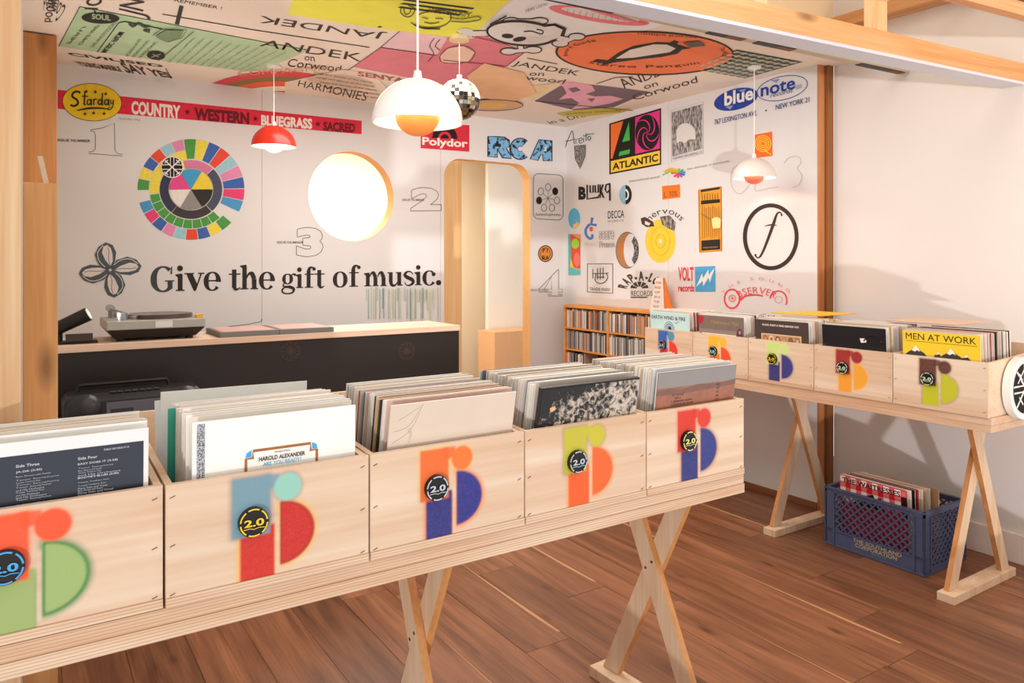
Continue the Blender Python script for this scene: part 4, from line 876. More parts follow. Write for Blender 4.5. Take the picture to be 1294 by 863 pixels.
# heavy serif lettering
class Ser:
    """letters in units of x-height, origin at the baseline, y up"""
    def __init__(s, A, c): s.A = A; s.c = c
    def glyph(s, ch, X, bx, by, u, sl):
        M = lambda x, y: (bx+(X+x)*u, by+sl*(X+x)*u-y*u); R = s.A.rib; c = s.c
        def st(x, y0, y1, w=.27): s.A.poly([M(x-w/2, y0), M(x+w/2, y0), M(x+w/2, y1), M(x-w/2, y1)], c)
        def sf(x0, x1, y, t=.07): s.A.poly([M(x0, y), M(x1, y), M(x1, y+t), M(x0, y+t)], c)
        def fl(x, y): s.A.poly([M(x-.28, y-.05), M(x-.28, y-.0), M(x+.1, y+.05), M(x+.1, y-.2), M(x-.1, y-.2)], c)
        def rb(pts, w): R([M(*p) for p in pts], [v*u for v in (w if isinstance(w, list) else [w]*len(pts))], c, smooth=5)
        def dot(x, y, r): s.A.ell(*M(x, y), r*u, r*u, c, n=20)
        def o(x, y, rx, ry, a0=0, a1=360, tk=.29, tn=.07):
            n = 28; P = []; W = []
            for i in range(n+1):
                t = math.radians(a0+(a1-a0)*i/n); w = tn+(tk-tn)*abs(math.cos(t))**1.4
                P.append(M(x+(rx-w/2)*math.cos(t), y+(ry-w/2*.6)*math.sin(t))); W.append(w*u)
            R(P, W, c)
        k = s.A.k
        if ch == 'o': o(.5, .5, .5, .53); r = 1.04
        elif ch == 'c': o(.5, .5, .5, .53, 55, 320); dot(.80, .76, .14); r = .98
        elif ch == 'e': o(.5, .5, .49, .53, -5, 318); sf(.2, .93, .50, .075); r = 1.0
        elif ch == 'i': st(.27, 0, .93); fl(.27, .93); sf(.02, .52, 0); dot(.26, 1.27, .165); r = .56
        elif ch == 'v': s.A.poly([M(.05, .97), M(.40, .97), M(.70, .30), M(.58, -.03), M(.48, -.03)], c); s.A.poly([M(.86, .97), M(.95, .97), M(.62, .05), M(.53, .02)], c); sf(-.05, .5, .93); sf(.72, 1.08, .93); r = 1.02
        elif ch == 't': st(.36, .12, 1.22); sf(.03, .74, .90, .08); rb([(.36, .25), (.42, .05), (.55, .01), (.72, .12)], [.26, .2, .12, .05]); r = .72
        elif ch == 'h': st(.27, 0, 1.45); fl(.27, 1.45); sf(.0, .5, 0); st(.86, 0, .62); sf(.62, 1.1, 0); rb([(.38, .66), (.52, .92), (.72, .95), (.86, .62)], [.06, .12, .24, .27]); r = 1.13
        elif ch == 'g':
            o(.44, .64, .38, .36, tk=.25); rb([(.70, .86), (.82, .98), (.93, .96)], .09); dot(.94, .93, .09); rb([(.25, .36), (.12, .22), (.25, .10), (.60, .08), (.86, -.06), (.78, -.30), (.42, -.38), (.10, -.28), (.08, -.08), (.26, .06)], [.06, .09, .13, .22, .2, .12, .08, .1, .13, .06]); r = 1.0
        elif ch == 'f': st(.34, 0, 1.15); sf(.06, .72, .90, .08); sf(.08, .66, 0); rb([(.34, 1.12), (.40, 1.34), (.56, 1.42), (.70, 1.36)], [.27, .2, .12, .08]); dot(.72, 1.30, .12); r = .72
        elif ch == 'm':
            st(.27, 0, .93); fl(.27, .93); sf(.02, .5, 0)
            for q in (.52, 1.10): st(.30+q, 0, .62); sf(.08+q, .52+q, 0); rb([(.40+q-.52, .66), (.50+q-.52+.02, .92), (.68+q-.52, .95), (.82+q-.52, .62)], [.06, .11, .23, .27])
            r = 1.66
        elif ch == 'u': st(.25, .3, .97); sf(0, .3, .9); rb([(.25, .32), (.33, .06), (.55, .03), (.76, .28)], [.27, .22, .13, .05]); st(.86, 0, .97); sf(.62, .9, .9); sf(.86, 1.1, 0); r = 1.13
        elif ch == 's': rb([(.70, .78), (.55, .97), (.28, .97), (.13, .76), (.30, .58), (.62, .42), (.72, .22), (.52, .02), (.25, .03), (.1, .24)], [.05, .08, .13, .22, .27, .27, .22, .13, .08, .05]); r = .82
        elif ch == 'G': o(.70, .68, .70, .72, 50, 318, tk=.36, tn=.09); st(1.10, .12, .56, .27); sf(.82, 1.34, .54, .07); s.A.poly([M(1.16, 1.38), M(1.22, 1.38), M(1.22, .96), M(1.12, .96)], c); r = 1.40
        elif ch == '.': dot(.18, .15, .19); r = .36
        s.A.k = k; return r
A = wallart(noise=.12); sr = Ser(A, mat('282019', .7, noise=.1, scale=50)); sr2 = Ser(A, mat('3a4446', .7, noise=.15, scale=50))
for word, x0, x1, y0, sp_w in (('Give', 190.3, 279.5, 368.3, 0), ('the', 288.5, 347.7, 366.0, 0), ('gift', 355.5, 410, 364.3, 0), ('of', 420.5, 453.5, 362.8, 0), ('music.', 460, 557.5, 361.8, 0)):
    tot = sum({'G': 1.40, 'i': .56, 'v': 1.02, 'e': 1.0, 't': .72, 'h': 1.13, 'g': 1.0, 'f': .72, 'o': 1.04, 'm': 1.66, 'u': 1.13, 's': .82, 'c': .98, '.': .36}[c] for c in word)
    u = (x1-x0)/tot; uy = 20.0; X = 0
    # letters are set a little narrower or wider to fill the traced width
    for ch in word:
        k0 = len(A.mb.v); r = (sr2 if ch == 'G' else sr).glyph(ch, X, x0, y0, u, -.021)
        X += r
A.build('lettering_print', 'large dark serif lettering reading Give the gift of music. across the back wall', 'wall print')
A = wallart(); rg = random.Random(5)
for i in range(46):
    x_ = 463+i*2.05+rg.uniform(-.6, .6); A.rib([(x_, 363+rg.uniform(-1, 3)), (x_+.1, rg.choice((403, 403, 402, 403, 390, 380)))], rg.uniform(.35, 1.3), rg.choice(('b8ccb0', 'ccd4a8', '9cbcb4', 'd8d4ac', 'a8b89c', '7c9c94', 'c8d8c4', 'dcdcc0')))
A.build('drip_marks', 'thin green and yellow paint drips running down below the word music', 'paint drips')
A = wallart(); A.poly([(532, 154.4), (593.2, 158.2), (593, 191.8), (531.5, 187.2)], mat('d42c3c', .7, noise=.12, scale=60)); A.pie(562, 175, 16, 17, 0, 180, '1c1614', .0, 1, rot=3); A.pie(562, 175, 16, 17, 0, 180, mat('d42c3c', .7, noise=.12, scale=60), .32, .52, rot=3)
A.text('Polydor', 533.6, 186, 57.5, 13, 'f0e8e0', sl=.06, bold=.03); A.build('label_print', 'red rectangular print lettered Polydor with a black half record, above the doorway', 'wall print')
A = wallart(); m_ = mat2('16202e', '78b4de', 26, .44, .03)
dk_ = '181c24'
RP_ = [[(0, 0), (.38, 0), (.75, 0), (.95, .12), (.95, .42), (.80, .53), (1.0, .86), (1.06, 1), (.66, 1), (.44, .58), (.40, .58), (.40, 1), (0, 1)], None, [(.02, 1), (.42, 0), (.98, 0), (.98, 1), (.60, 1), (.60, .72), (.46, .72), (.36, 1)]]
for li, (x_, w_, y_) in enumerate(((617, 27.5, 172.6), (645, 25, 174.6), (670, 27.5, 176.2))):
    for g0, cc in ((1.4, dk_), (0, m_)):
        Q = lambda u, v: (x_+u*w_, y_+v*25+.07*u*w_)
        if RP_[li]:
            P = [Q(*p) for p in RP_[li]]; A.rib(P, 2.6, cc, closed=True) if g0 else A.poly(P, cc)
        else: A.pie(x_+w_*.5, y_+13.5, w_*.5+g0, 12.6+g0, 48, 312, cc, .30 if not g0 else .22, 1, n=24)
A.poly([(625, 181.5), (633, 182), (633, 185.5), (625, 185)], dk_); A.poly([(690.5, 183), (687, 191), (690.5, 191)], 'e6e2de')
A.build('letters_print', 'blue marbled block letters RCA above the doorway', 'wall print')
A = wallart(); pts = A.epts(680.5, 226, 6.5, 6.5, a0=90, a1=180, n=5)+A.epts(680.5, 270, 6.5, 6.5, a0=180, a1=270, n=5)+A.epts(705, 271.5, 6.5, 6.5, a0=270, a1=360, n=5)+A.epts(705, 227.5, 6.5, 6.5, a0=0, a1=90, n=5)
A.rib(pts, .8, thin, closed=True)
for i in range(7):
    a = math.radians(90-i*360/7); x_, y_ = 692.6+11.6*math.cos(a), 250.2-13.6*math.sin(a)
    A.rib([(692.6, 250.2), (692.6+7*math.cos(a), 250.2-8*math.sin(a))], .5, thin)
    (A.ell(x_, y_, 3.7, 4.8, '1c1816') if i in (1, 5) else A.ring(x_, y_, 3.7, 4.8, .7, thin))
A.text('kaleidophone', 677.5, 273.4, 31, 4.5, '6a6460', sl=.01); A.build('label_print', 'outlined rounded card print of seven small circles, right of the doorway', 'wall print')
A = wallart(); A.ell(689.3, 320.5, 9.4, 10.6, '2a1c14'); A.ell(689.3, 320.5, 8.3, 9.4, mat('d4883c', .6, noise=.25, scale=80)); A.text('P 1', 686, 319, 6, 5.5, '2a1c14', bold=.04); A.text('SLA', 685, 328, 8.5, 5, '2a1c14', bold=.04); A.ring(689.3, 320.5, 6.5, 7.5, .6, '2a1c14'); A.build('round_print', 'small orange round print beside the doorway, above the numeral 4', 'wall print')

# ------------------------------------------------------------------ prints on the right wall
A = wallart(right); P_ = lambda t, v: (769.9+65.6*t, 156.2-19.8*t+(64.3+7.4*t)*v)
def PP(*q): return [P_(*p) for p in q]
A.poly(PP((0, 0), (1, 0), (1, 1), (0, 1)), '1a1512'); MG = mat('e0358c', .6, noise=.05)
A.poly(PP((.03, .03), (.27, .03), (.06, .70), (.03, .70)), 'f0742c'); A.poly(PP((.38, .08), (.395, .43), (.25, .43)), '44b84c'); A.poly(PP((.20, .60), (.40, .60), (.385, .68), (.18, .68)), '44b84c')
A.poly(PP((.50, .03), (.975, .03), (.975, .71), (.50, .71)), MG); cx_, cy_ = P_(.735, .37); A.ell(cx_, cy_, 15.2, 22.5, '1a1512', rot=0)
for i in range(5):
    q = []; 
    for j in range(7):
        t = j/6; a = math.radians(i*72+125*t+15); q.append((cx_+15.0*(t*.95+.03)*math.cos(a), cy_-22*(t*.95+.03)*math.sin(a)))
    A.rib(q, [.5, .8, 1.1, 1.4, 1.5, 1.2, .4], MG, smooth=3)
A.poly(PP((.03, .745), (.975, .745), (.975, .97), (.03, .97)), 'f0c83c'); A.quadtext('ATLANTIC', P_(.06, .93), P_(.94, .93), P_(.94, .79), P_(.06, .79), '1a1512', bold=.03)
A.build('label_print', 'black square print with orange, green and pink shapes lettered ATLANTIC', 'wall print')
A = wallart(right); A.rib([(713.3, 190), (717, 178), (722.8, 165.5), (724.5, 172), (725.5, 182)], .9, IK, smooth=4); A.rib([(713, 178.5), (720, 177.6), (727, 175.5)], .8, IK, smooth=3)
A.rib([(727.8, 182), (727.6, 176.5), (731, 175.3)], .8, IK); A.rib([(731.5, 178.8), (735.5, 176.4), (734.5, 173.8), (731.6, 176.4), (732.6, 181), (736, 179.6)], .8, IK, smooth=3); A.rib([(737.4, 174.5), (737.4, 179.5)], .9, IK); A.rib([(740.8, 168), (740.6, 178)], .9, IK); A.ring(744.6, 174.6, 2.2, 3, .9, IK); A.rib([(737.5, 172.6), (744, 169.5), (751, 168.8)], .8, IK); A.ell(737.6, 171, .6, .8, IK)
sh_ = [(725.8, 184.6), (740, 183), (739.3, 197), (732.8, 213), (727, 201)]; A.poly(sh_, mat2('403c3a', 'a8a4a0', 120, .5, .08)); A.rib(sh_, .7, IK, closed=True)
A.build('script_print', 'handwritten print Areito over a small grey shield, high by the corner', 'wall print')
A = wallart(right); eng = mat2('55524f', 'c4bfba', 110, .52, .1, (1, 1, .25)); A.poly([(849, 142), (887.2, 131.5), (887.4, 187.8), (849.4, 198)], eng)
A.poly(A.epts(867, 170, 12.5, 14.5, a0=0, a1=180, n=16, rot=-12)+[(855, 181), (860, 178.5), (865, 181), (871, 176), (879, 176)], 'dcd8d3'); A.rib([(847.8, 139.6), (888.4, 128.6), (888.6, 194), (848.6, 204.4)], .4, '8a8480', closed=True)
A.text('HIGHWAY RECORDING CO.', 850.5, 202.2, 37, 3.4, '5f5a57', sl=-.24); A.build('engraving_print', 'grey engraved square print with a white dome, right of the black square print', 'wall print')
A = wallart(right); bl = mat('23419c', .7, noise=.2, scale=60)
A.ell(930, 125.4, 28.5, 13.2, bl, rot=-15); A.ring(988.5, 111.4, 33, 15.2, 1.0, bl, rot=-13); 
for x_, y_, s_ in ((938, 115, 5), (921.5, 136, 5), (979.5, 102.5, 6)): A.poly([(x_-s_, y_-1), (x_+s_, y_-3), (x_+s_*.3, y_+2.5)], '8f9cc8')
A.text('blue', 915.3, 134.4, 36.5, 17.5, 'f0ece6', sl=-.24, bold=.03); A.text('note', 961.3, 122.6, 43.5, 14, bl, sl=-.24, bold=.02); A.text('records', 973, 123.6, 28, 6, '46588f', sl=-.25, shear=2); A.poly([(1006, 108), (1013, 106), (1013, 111), (1006, 113)], 'a8acc8')
A.text('767 LEXINGTON AVE.', 902.6, 157.8, 54, 6.6, '3c4c84', sl=-.225, bold=.01); A.ell(968, 139.6, .9, 1.2, '3c4c84'); A.text('NEW YORK 21', 980.2, 139, 42.5, 6.6, '3c4c84', sl=-.24, bold=.01)
A.build('label_print', 'two overlapping blue ovals lettered blue note with an address, top right', 'wall print')
A = wallart(right); A.poly([(952.3, 170.6), (975.8, 166.2), (976.2, 197), (953.2, 199.8)], mat('ee6a1c', .6, noise=.05)); 
for r_ in (10.4, 8, 5.6, 3.4): A.ring(964.2, 181.4, r_, r_*1.02, 1.1, 'f8c832')
A.rib([(966, 189), (970, 192.6), (974.6, 195.4)], 1.4, 'f8c832'); A.build('square_print', 'small orange square print with yellow rings, behind the right pendant cord', 'wall print')
A = wallart(right); g_ = 'aaa4a0'
A.rib([(948.5, 232), (937, 244.5), (928, 241), (923.5, 228), (926, 214), (934, 208.6), (941, 209.5)], .6, g_, smooth=4); A.rib([(990.5, 206), (998, 198.8), (1010, 198.6), (1012, 206), (1007.5, 212.6), (1013.6, 222), (1010, 233), (1001.5, 236.8)], .6, g_, smooth=4)
A.rib([(955, 232), (955, 241), (972, 238), (984, 236)], .6, g_, smooth=3); A.text('the ultimate in continuity', 868, 216, 54, 3.6, '8a8480', sl=-.2); A.build('outline_print', 'faint thin outlined letter shapes beside the right pendant lamp', 'wall print')
A = wallart(right); fe = ['e83c30', 'f07828', 'f4b824', '9cc43c', '3cac68', '3c98d0', '5c5cb8', 'b84ca0', 'e03c70', 'e8405c']
for i, c_ in enumerate(fe):
    a = math.radians(180-i*34); A.rib([(857, 219), (857+9*math.cos(a)-(8 if 3 > i > 0 else 0), 218.5-6*math.sin(a))], [1.2, 2.8], c_); A.k -= 0
A.rib([(837, 221.5), (846, 216), (856, 217)], [1, 3, 2], '9cc43c'); A.rib([(838, 217), (848, 213.5), (857, 215)], [1, 3, 2], 'f4a824'); A.text('international sound', 795, 230.5, 38, 3, '8a8480', sl=-.16)
A.build('feather_print', 'small rainbow feather burst print on the right wall', 'wall print')
A = wallart(right); A.text('B', 730.9, 252.4, 9.5, 16.5, IK, bold=.06); A.rib([(742, 233.5), (742, 251.4), (756.5, 249.2), (756.5, 246)], 2.2, IK); A.rib([(745.5, 234), (745.8, 243), (749.4, 243), (749.4, 234)], 2, IK); A.rib([(752, 234), (752.3, 243), (756, 243), (756, 233)], 2, IK)
A.text('K', 757.5, 250, 6.5, 17, IK, bold=.06); A.rib([(771.3, 232), (766, 233.5), (764.8, 239.5), (767, 243.5), (770.4, 240)], 2.2, IK); A.rib([(770.4, 233), (770.6, 253.5)], 2.2, IK); A.build('lettering_print', 'black rough lettering BLUURG on the right wall near the corner', 'wall print')
A = wallart(right); A.pie(790.4, 246, 7.9, 12.3, 90, 270, mat('8fbcd4', .7, noise=.35, scale=90), 0.01, 1); A.pie(790.4, 246, 7.9, 12.3, -90, 90, '1c1715', 0.01, 1); A.pie(790.4, 246, 4.4, 7.2, -90, 90, 'ece8e2', .01, 1); A.pie(790.4, 246, 2.6, 4.6, -90, 90, '1c1715', .01, 1)
A.build('round_print', 'half blue, half black round print with a letter D', 'wall print')
A = wallart(right); A.text('DECCA', 768, 276.4, 20.6, 9.5, '3a3431', sl=-.08, bold=.01); A.text('RECORDS LTD', 768, 281, 20, 2.6, '8a8480', sl=-.06); A.build('lettering_print', 'thin narrow lettering DECCA on the right wall', 'wall print')
A = wallart(right); A.ell(725.6, 276, 7.5, 13, mat('5cb4d8', .6, noise=.25, scale=60)); A.pie(725.6, 276, 7.4, 12.8, 255, 330, 'eec87c', .55, 1); A.build('round_print', 'sky blue sphere print with a yellow lower edge, next to the corner', 'wall print')
A = wallart(right); A.poly([(718, 295.8), (733.4, 295.8), (733.4, 347.5), (718.2, 347.8)], mat('e2503c', .6, noise=.2, scale=40)); A.poly([(718, 295.8), (720.6, 295.8), (722, 330), (728, 347.6), (718.2, 347.8)], '58b8ac'); A.ell(727, 308, 5, 6.5, 'a4d43c'); A.poly([(721, 325), (725, 338), (733, 340), (733, 344), (720, 344)], 'e8cc50'); A.poly([(719, 337), (733.4, 341), (733.4, 347.5), (718.2, 347.8)], '68bcb4'); A.ell(729, 328, 4, 9, 'ec7868'); A.poly([(722, 295.8), (733.4, 295.8), (733.4, 303)], 'f09858')
A.build('poster_print', 'narrow red, green and teal abstract print below the blue sphere print', 'wall print')
A = wallart(right); bb_ = mat('4f7fc4', .7, noise=.15, scale=60); A.rib([(748.5, 275), (747, 283.5), (754, 284.5)], 3.4, bb_); A.rib([(745.5, 283), (740.6, 289), (740.4, 296), (744.5, 301), (748, 300.5), (748.5, 296)], 3.2, bb_, smooth=4); A.ell(747, 289.4, 2.4, 3.1, 'e0604c'); A.text('SOUNDS', 738.5, 311, 14, 4, 'ddc8a8'); A.build('symbol_print', 'blue curled print around a red dot on the right wall', 'wall print')
A = wallart(right); A.text('score', 757, 303, 19, 11, '8f8985', sl=-.04, outline=.5, bold=.03); A.text('France', 757.5, 312.8, 19, 7.5, '8f8985', sl=-.04, outline=.45, bold=.03); A.build('outline_print', 'faint outlined lettering beside the ringed hole print', 'wall print')
A = wallart(right); A.ell(792.6, 316.2, 14.6, 23.2, IK); A.ell(792.6, 316.2, 14.0, 22.5, mat('b07c50', .6, noise=.12, scale=50)); A.pie(792.6, 316.2, 14, 22.5, 90, 270, 'c8782c', .3, .62); A.poly(A.epts(797, 316.2, 9, 21, a0=-90, a1=270, n=26), 'dcdadc'); A.pie(792.6, 316.2, 14, 22.5, -52, 52, mat2('24201e', 'a8a4a0', 90, .55, .08), .62, 1)
A.build('ring_print', 'brown oval ring print with white inside, like a record on the right wall', 'wall print')
A = wallart(right); A.rib([(742.2, 333.3), (774.2, 333.3), (774.2, 370.6), (742.2, 368.8)], 1.1, '4a4340', closed=True)
for p in ([(749, 340), (749, 352)], [(749, 346), (752.5, 345.5), (765, 345.5), (769, 344.6)], [(755, 339), (755, 353)], [(758.5, 338), (758.5, 353)], [(762, 338), (762, 352)], [(753, 345.5), (752, 354), (757, 358), (764, 356.5), (768, 350), (766, 345.5)], [(754, 350), (764, 350)]): A.rib(p, 1.0, '5c4f46', smooth=3)
A.text('TRADE MARK', 745, 367, 26.5, 3.8, '6a5c50', sl=.03); A.build('framed_print', 'thin framed print of a trumpet monogram lettered TRADE MARK', 'wall print')
A = wallart(right); A.arctext('RAP-A-LOT', 811, 367, 20, 13, 172, 12, 11, '4a3c30', bold=.05)
for i in range(5): A.pie(808, 364.6, 11.5, 9, i*36+4, i*36+32, '4a3c30', .3, 1, n=4); A.k -= 1
A.k += 1; A.text('RECORDS', 797.5, 374, 27, 6.6, '5c4c3e', bold=.0); A.rib([(797, 375.6), (818, 375.6)], 1.3, '4a3c30'); A.build('lettering_print', 'arched dark lettering RAP-A-LOT RECORDS above the CD shelf', 'wall print')
A = wallart(right); A.poly([(836.6, 235.2), (859.2, 233), (859.6, 249.4), (837, 252.4)], mat('ee7a1c', .6, noise=.12, scale=50)); A.text('L. 70%', 839, 249.6, 17, 7, '7c4018', sl=-.1); A.build('price_print', 'small orange rectangular print with faint figures', 'wall print')
A = wallart(right); A.ell(834.6, 304.6, 19.2, 27.6, mat('f0cc3c', .6, noise=.1, scale=40)); A.arctext('nervous', 841, 290, 22, 20, 152, 30, 8.5, '2c2622', bold=.0)
A.poly([(809.5, 276), (815, 274), (825, 280), (827, 286), (817, 287), (811, 283)], '4a3428'); A.poly([(815, 279), (822, 282), (820, 285), (815, 283.5)], 'e8dcc8'); A.poly([(834, 274), (846, 272), (854, 281), (852, 292), (843, 288), (837, 284)], mat2('3c302a', 'b0a498', 90, .5, .08, (1, 1, .3))); A.ring(834.6, 304.6, 12, 18, .5, 'd8a828'); A.ring(834.6, 304.6, 6, 9, .5, 'd8a828'); A.ell(834.6, 304.6, 2, 3, 'e8e0d0')
A.build('round_print', 'yellow disc print with nervous lettered in an arc above it', 'wall print')
A = wallart(right); A.poly([(882.2, 239.6), (911.8, 235), (912.6, 317.4), (883.6, 319.4)], mat('eba02c', .6, noise=.12, scale=60)); A.rib([(883, 240.3), (911.2, 235.9), (911.9, 316.7), (884.3, 318.6)], .8, '5c3c1c', closed=True)
A.poly([(885.4, 239.8), (909.6, 236.2), (909.6, 239), (885.4, 243)], '3a2a1a'); A.poly([(885.8, 253.6), (909.8, 251.6), (909.8, 256), (885.8, 258.4)], '2a1e16'); A.poly([(886.2, 304), (909.9, 302.2), (910, 315), (886.4, 316.8)], '2a1e16')
for i in range(9): A.rib([(887.5+i*2.6, 259+((i*7) % 5)), (887.8+i*2.6, 302-((i*5) % 4))], .5, '6c441c')
for i in range(7): A.rib([(887+i*3.3, 244+(i % 2)), (887.2+i*3.3, 253)], .6, '5c3a18')
A.rib([(886, 270), (896, 276), (904, 280)], .5, '4a2c14'); A.poly([(899, 277), (903, 274.5), (907, 274.5), (911, 277), (910, 288), (901, 289)], 'fbe29c'); A.text('TROJAN RECORDS', 888, 314.6, 19, 2.4, 'c8a060', sl=-.06)  # small pale yellow shape at the right of the boards
A.build('poster_print', 'tall orange poster print of boards and a pale yellow shape on the right wall', 'wall print')
A = wallart(right); A.ring(974, 299.2, 35.3, 42.3, 5.2, '332824', n=64)
A.rib([(988, 271.5), (985.5, 268.2), (981.5, 271), (977, 284), (969, 306), (962, 322), (957.5, 325.8), (954.6, 323)], [1.6, 1.8, 2.6, 4, 3.4, 2.6, 1.5, 2], '332824', smooth=5); A.ell(954.6, 322.4, 1.3, 1.6, '332824'); A.ell(987.8, 271.6, 1.2, 1.5, '332824'); A.rib([(966, 285.6), (974, 284.2), (982, 284.8)], [.6, 2, .6], '332824', smooth=3)
A.build('round_print', 'large black ring print around a slanted letter f on the right wall', 'wall print')
A = wallart(right); vr = mat('dc3c40', .7, noise=.1, scale=60); A.text('VOLT', 857, 355.2, 19.6, 18, vr, bold=.03); A.text('records', 857, 368.6, 20.4, 9.5, vr, bold=.03); A.poly([(878, 337.2), (903.8, 336), (904.2, 368.4), (878.6, 368.6)], mat('4ca4d4', .6, noise=.06))
A.poly([(880, 362), (887, 345.5), (888.6, 351.5), (895, 340.5), (895.6, 347.5), (903, 338.5), (897, 357), (895.4, 350.5), (888.6, 361.5), (888, 355)], 'f0ece6'); A.build('label_print', 'red lettering VOLT records beside a blue square with a white bolt', 'wall print')
A = wallart(right); orr = mat('e8444c', .7, noise=.15, scale=60)
A.ring(925, 377.6, 10.6, 13, 2.2, orr); A.ring(983.6, 379.4, 11.6, 12.6, 1.8, orr, a0=-30, a1=170); A.rib([(935.5, 377.5), (944, 373.6), (956, 372.6), (964, 374)], 2.0, orr, smooth=4); A.rib([(936, 379.6), (939, 376)], 1.5, orr)
A.arctext('BSERVER', 955, 398, 36, 27, 126, 50, 9, orr, bold=-.005); A.arctext('. T. H. E. . S. O. U. N. D. .', 956, 398, 52, 44, 150, 30, 4, 'e89a94'); A.ring(925.2, 376.8, 4.6, 4.4, .8, orr); A.ell(925.2, 376.8, 1.4, 1.6, orr); A.ring(983.6, 378.4, 5, 4.4, .6, 'e88c88')
A.build('lettering_print', 'red OBSERVER lettering arched over two red rings, above the right bins', 'wall print')

# ------------------------------------------------------------------ paintings on the ceiling
CI2 = lambda c, n=.12, s=9: mat(''.join('%02x' % min(245, int(int(c[i:i+2], 16)*1.10+6)) for i in (0, 2, 4)), .75, noise=n, scale=s)
TK = '3a332e'
A = Art(ceil); A.poly([(101, 8.5), (200, 27), (290, 45), (390, 63.5), (362, 76), (336, 87.5), (300, 89), (190, 75), (74, 58.8)], CI2('a2bd96')); A.rib([(101, 8.5), (290, 45), (390, 63.5)], .7, TK); A.rib([(101, 8.5), (74, 58.8)], .9, TK)
A.ell(127, 22.8, 24, 7.2, '2a2622', rot=2); A.text('SOUL', 116, 24, 24, 7, 'a2bd96', sl=.1, bold=.04)
for i, (x_, y_, l_) in enumerate(((84, 55, 20), (98, 57, 24), (113, 60, 30))):
    A.quadtext(('PERU', 'CHILE AND', 'THE WHOLE SOUND')[i], (x_, y_), (x_+l_, y_-l_*1.05), (x_+l_+5, y_-l_*1.05), (x_+5, y_), '5a6b54')
A.rib([(123, 66), (150, 29), (158, 27.5), (205, 37)], 1.1, TK); A.quadtext('MUSIC FROM', (127, 66.5), (150, 41), (158, 41.5), (134, 67), TK, bold=.02); 
for i in range(3): A.quadtext('RECORDED IN THE FIELD', (158+i*8, 71+i), (176+i*10, 49+i*2), (179.5+i*10, 49.4+i*2), (162+i*8, 71.4+i), '4e5c4a')
A.rib([(162, 30), (168, 33.5), (175, 30), (183, 34), (190, 33)], [1, 3, 2.4, 3.4, 1], '3f4c44', smooth=3); A.poly([(180, 38), (190, 37), (189, 42), (182, 40)], '3f4c44'); A.poly([(196, 46), (210, 38), (232, 39), (228, 48), (212, 54), (202, 50)], mat('7d9672', .7, noise=.4, scale=60)); A.rib([(193, 45), (203, 38), (222, 36), (236, 38), (230, 48), (212, 53)], .7, TK)
A.ell(197, 70.5, 11.5, 5.2, '2a2622', rot=5); A.rib([(191, 72.5), (203, 68.5)], 1, 'a2bd96'); A.rib([(193, 68.5), (201, 72.5)], 1, 'a2bd96'); A.rib([(200, 77), (245, 40)], .8, TK)
for i in range(11): A.quadtext('SIDE ONE TWO THREE BANDS', (212+i*10, 79+i*1.0), (245+i*11.5, 47+i*1.9), (247.5+i*11.5, 47.3+i*1.9), (214.4+i*10, 79.2+i*1.0), '55644f')
A.build('ceiling_painting', 'long green panel covered in fine black writing, painted on the ceiling', 'ceiling painting')
A = Art(ceil)
for i, (t_, q) in enumerate((('CIVILISED', ((84, 66), (205, 82), (207, 85.5), (88, 70))), ('YOUNG MARBLE', ((92, 77), (150, 84), (155, 91), (103, 83.5))), ('SAY YES', ((150, 78), (212, 92), (219, 99), (160, 92)))), 0): A.quadtext(t_, q[3], q[2], q[1], q[0], TK, bold=.03)
A.poly([(106, 91.5), (142, 92.5), (160, 99), (128, 100)], TK); A.text('GIVE', 146, 103.5, 34, 7, TK, sl=.15, bold=.03); A.text('Y$', 180, 108, 22, 10, TK, sl=.15, bold=.05); A.text('ES', 202, 110.5, 20, 8, TK, sl=.1, bold=.0); A.rib([(209, 86), (223, 111)], .7, TK)
A.build('ceiling_painting', 'dark slanting block lettering on the ceiling between green panel and rainbow arch', 'ceiling painting')
A = Art(ceil); rcx, rcy = 352, 140
for i, (rx_, ry_, c_) in enumerate(((116, 50, 'c84048'), (103, 43, '7c6a34'), (91, 37.5, 'e25c34'), (76, 31, 'e4d6c4'), (62, 25, 'cc4648'), (45, 17, '2a2420'), (38, 13, 'd8c0a0'))): A.poly(A.epts(rcx, rcy, rx_, ry_, a0=35, a1=170, n=30)+[(rcx-rx_*.98, 116+.0*i), (rcx-60, 121), (rcx+70, 132)], CI2(c_))
A.poly([(360, 104), (432, 88), (470, 92), (490, 112), (476, 128), (430, 130), (360, 122)], CI2('dcc8b6')); A.quadtext('HARMONIES', (376, 109), (462, 128), (466, 117), (378, 101), TK, bold=0)
for i in range(5): A.quadtext('songs and dances of the islands', (396+i*4, 93+i*6.0), (470+i*3, 106+i*5), (470.6+i*3, 103.4+i*5), (396.5+i*4, 90.4+i*6), '5a5048')
A.quadtext('LATIN AMERICAN FOLK MUSIC', (222, 118.6), (405, 134.6), (405, 131.4), (222, 113.8), '6c5440', bold=.01); A.quadtext('COMPAGNIE', (300, 96), (415, 89), (415, 84.5), (300, 90), 'e0b080')
A.poly([(395, 128.5), (500, 136), (478, 138.5), (400, 133)], TK); A.build('ceiling_painting', 'painted red, olive and orange rainbow arch at the back edge of the ceiling', 'ceiling painting')
A = Art(ceil); A.poly([(372, -8), (363.6, 17.8), (459, 33.4), (520, 41.5), (566, 46.5), (608, 36), (632, 10), (655, -8)], CI2('ead84a', .08)); A.ell(480, 34, 3, 1, TK)
for i in range(3): A.poly([(513+i*-3, -1+i*4.6), (600-i*9, 10+i*4.0), (597-i*9, 12+i*4.0), (508-i*3, .5+i*4.6)], '2c2a34'); 
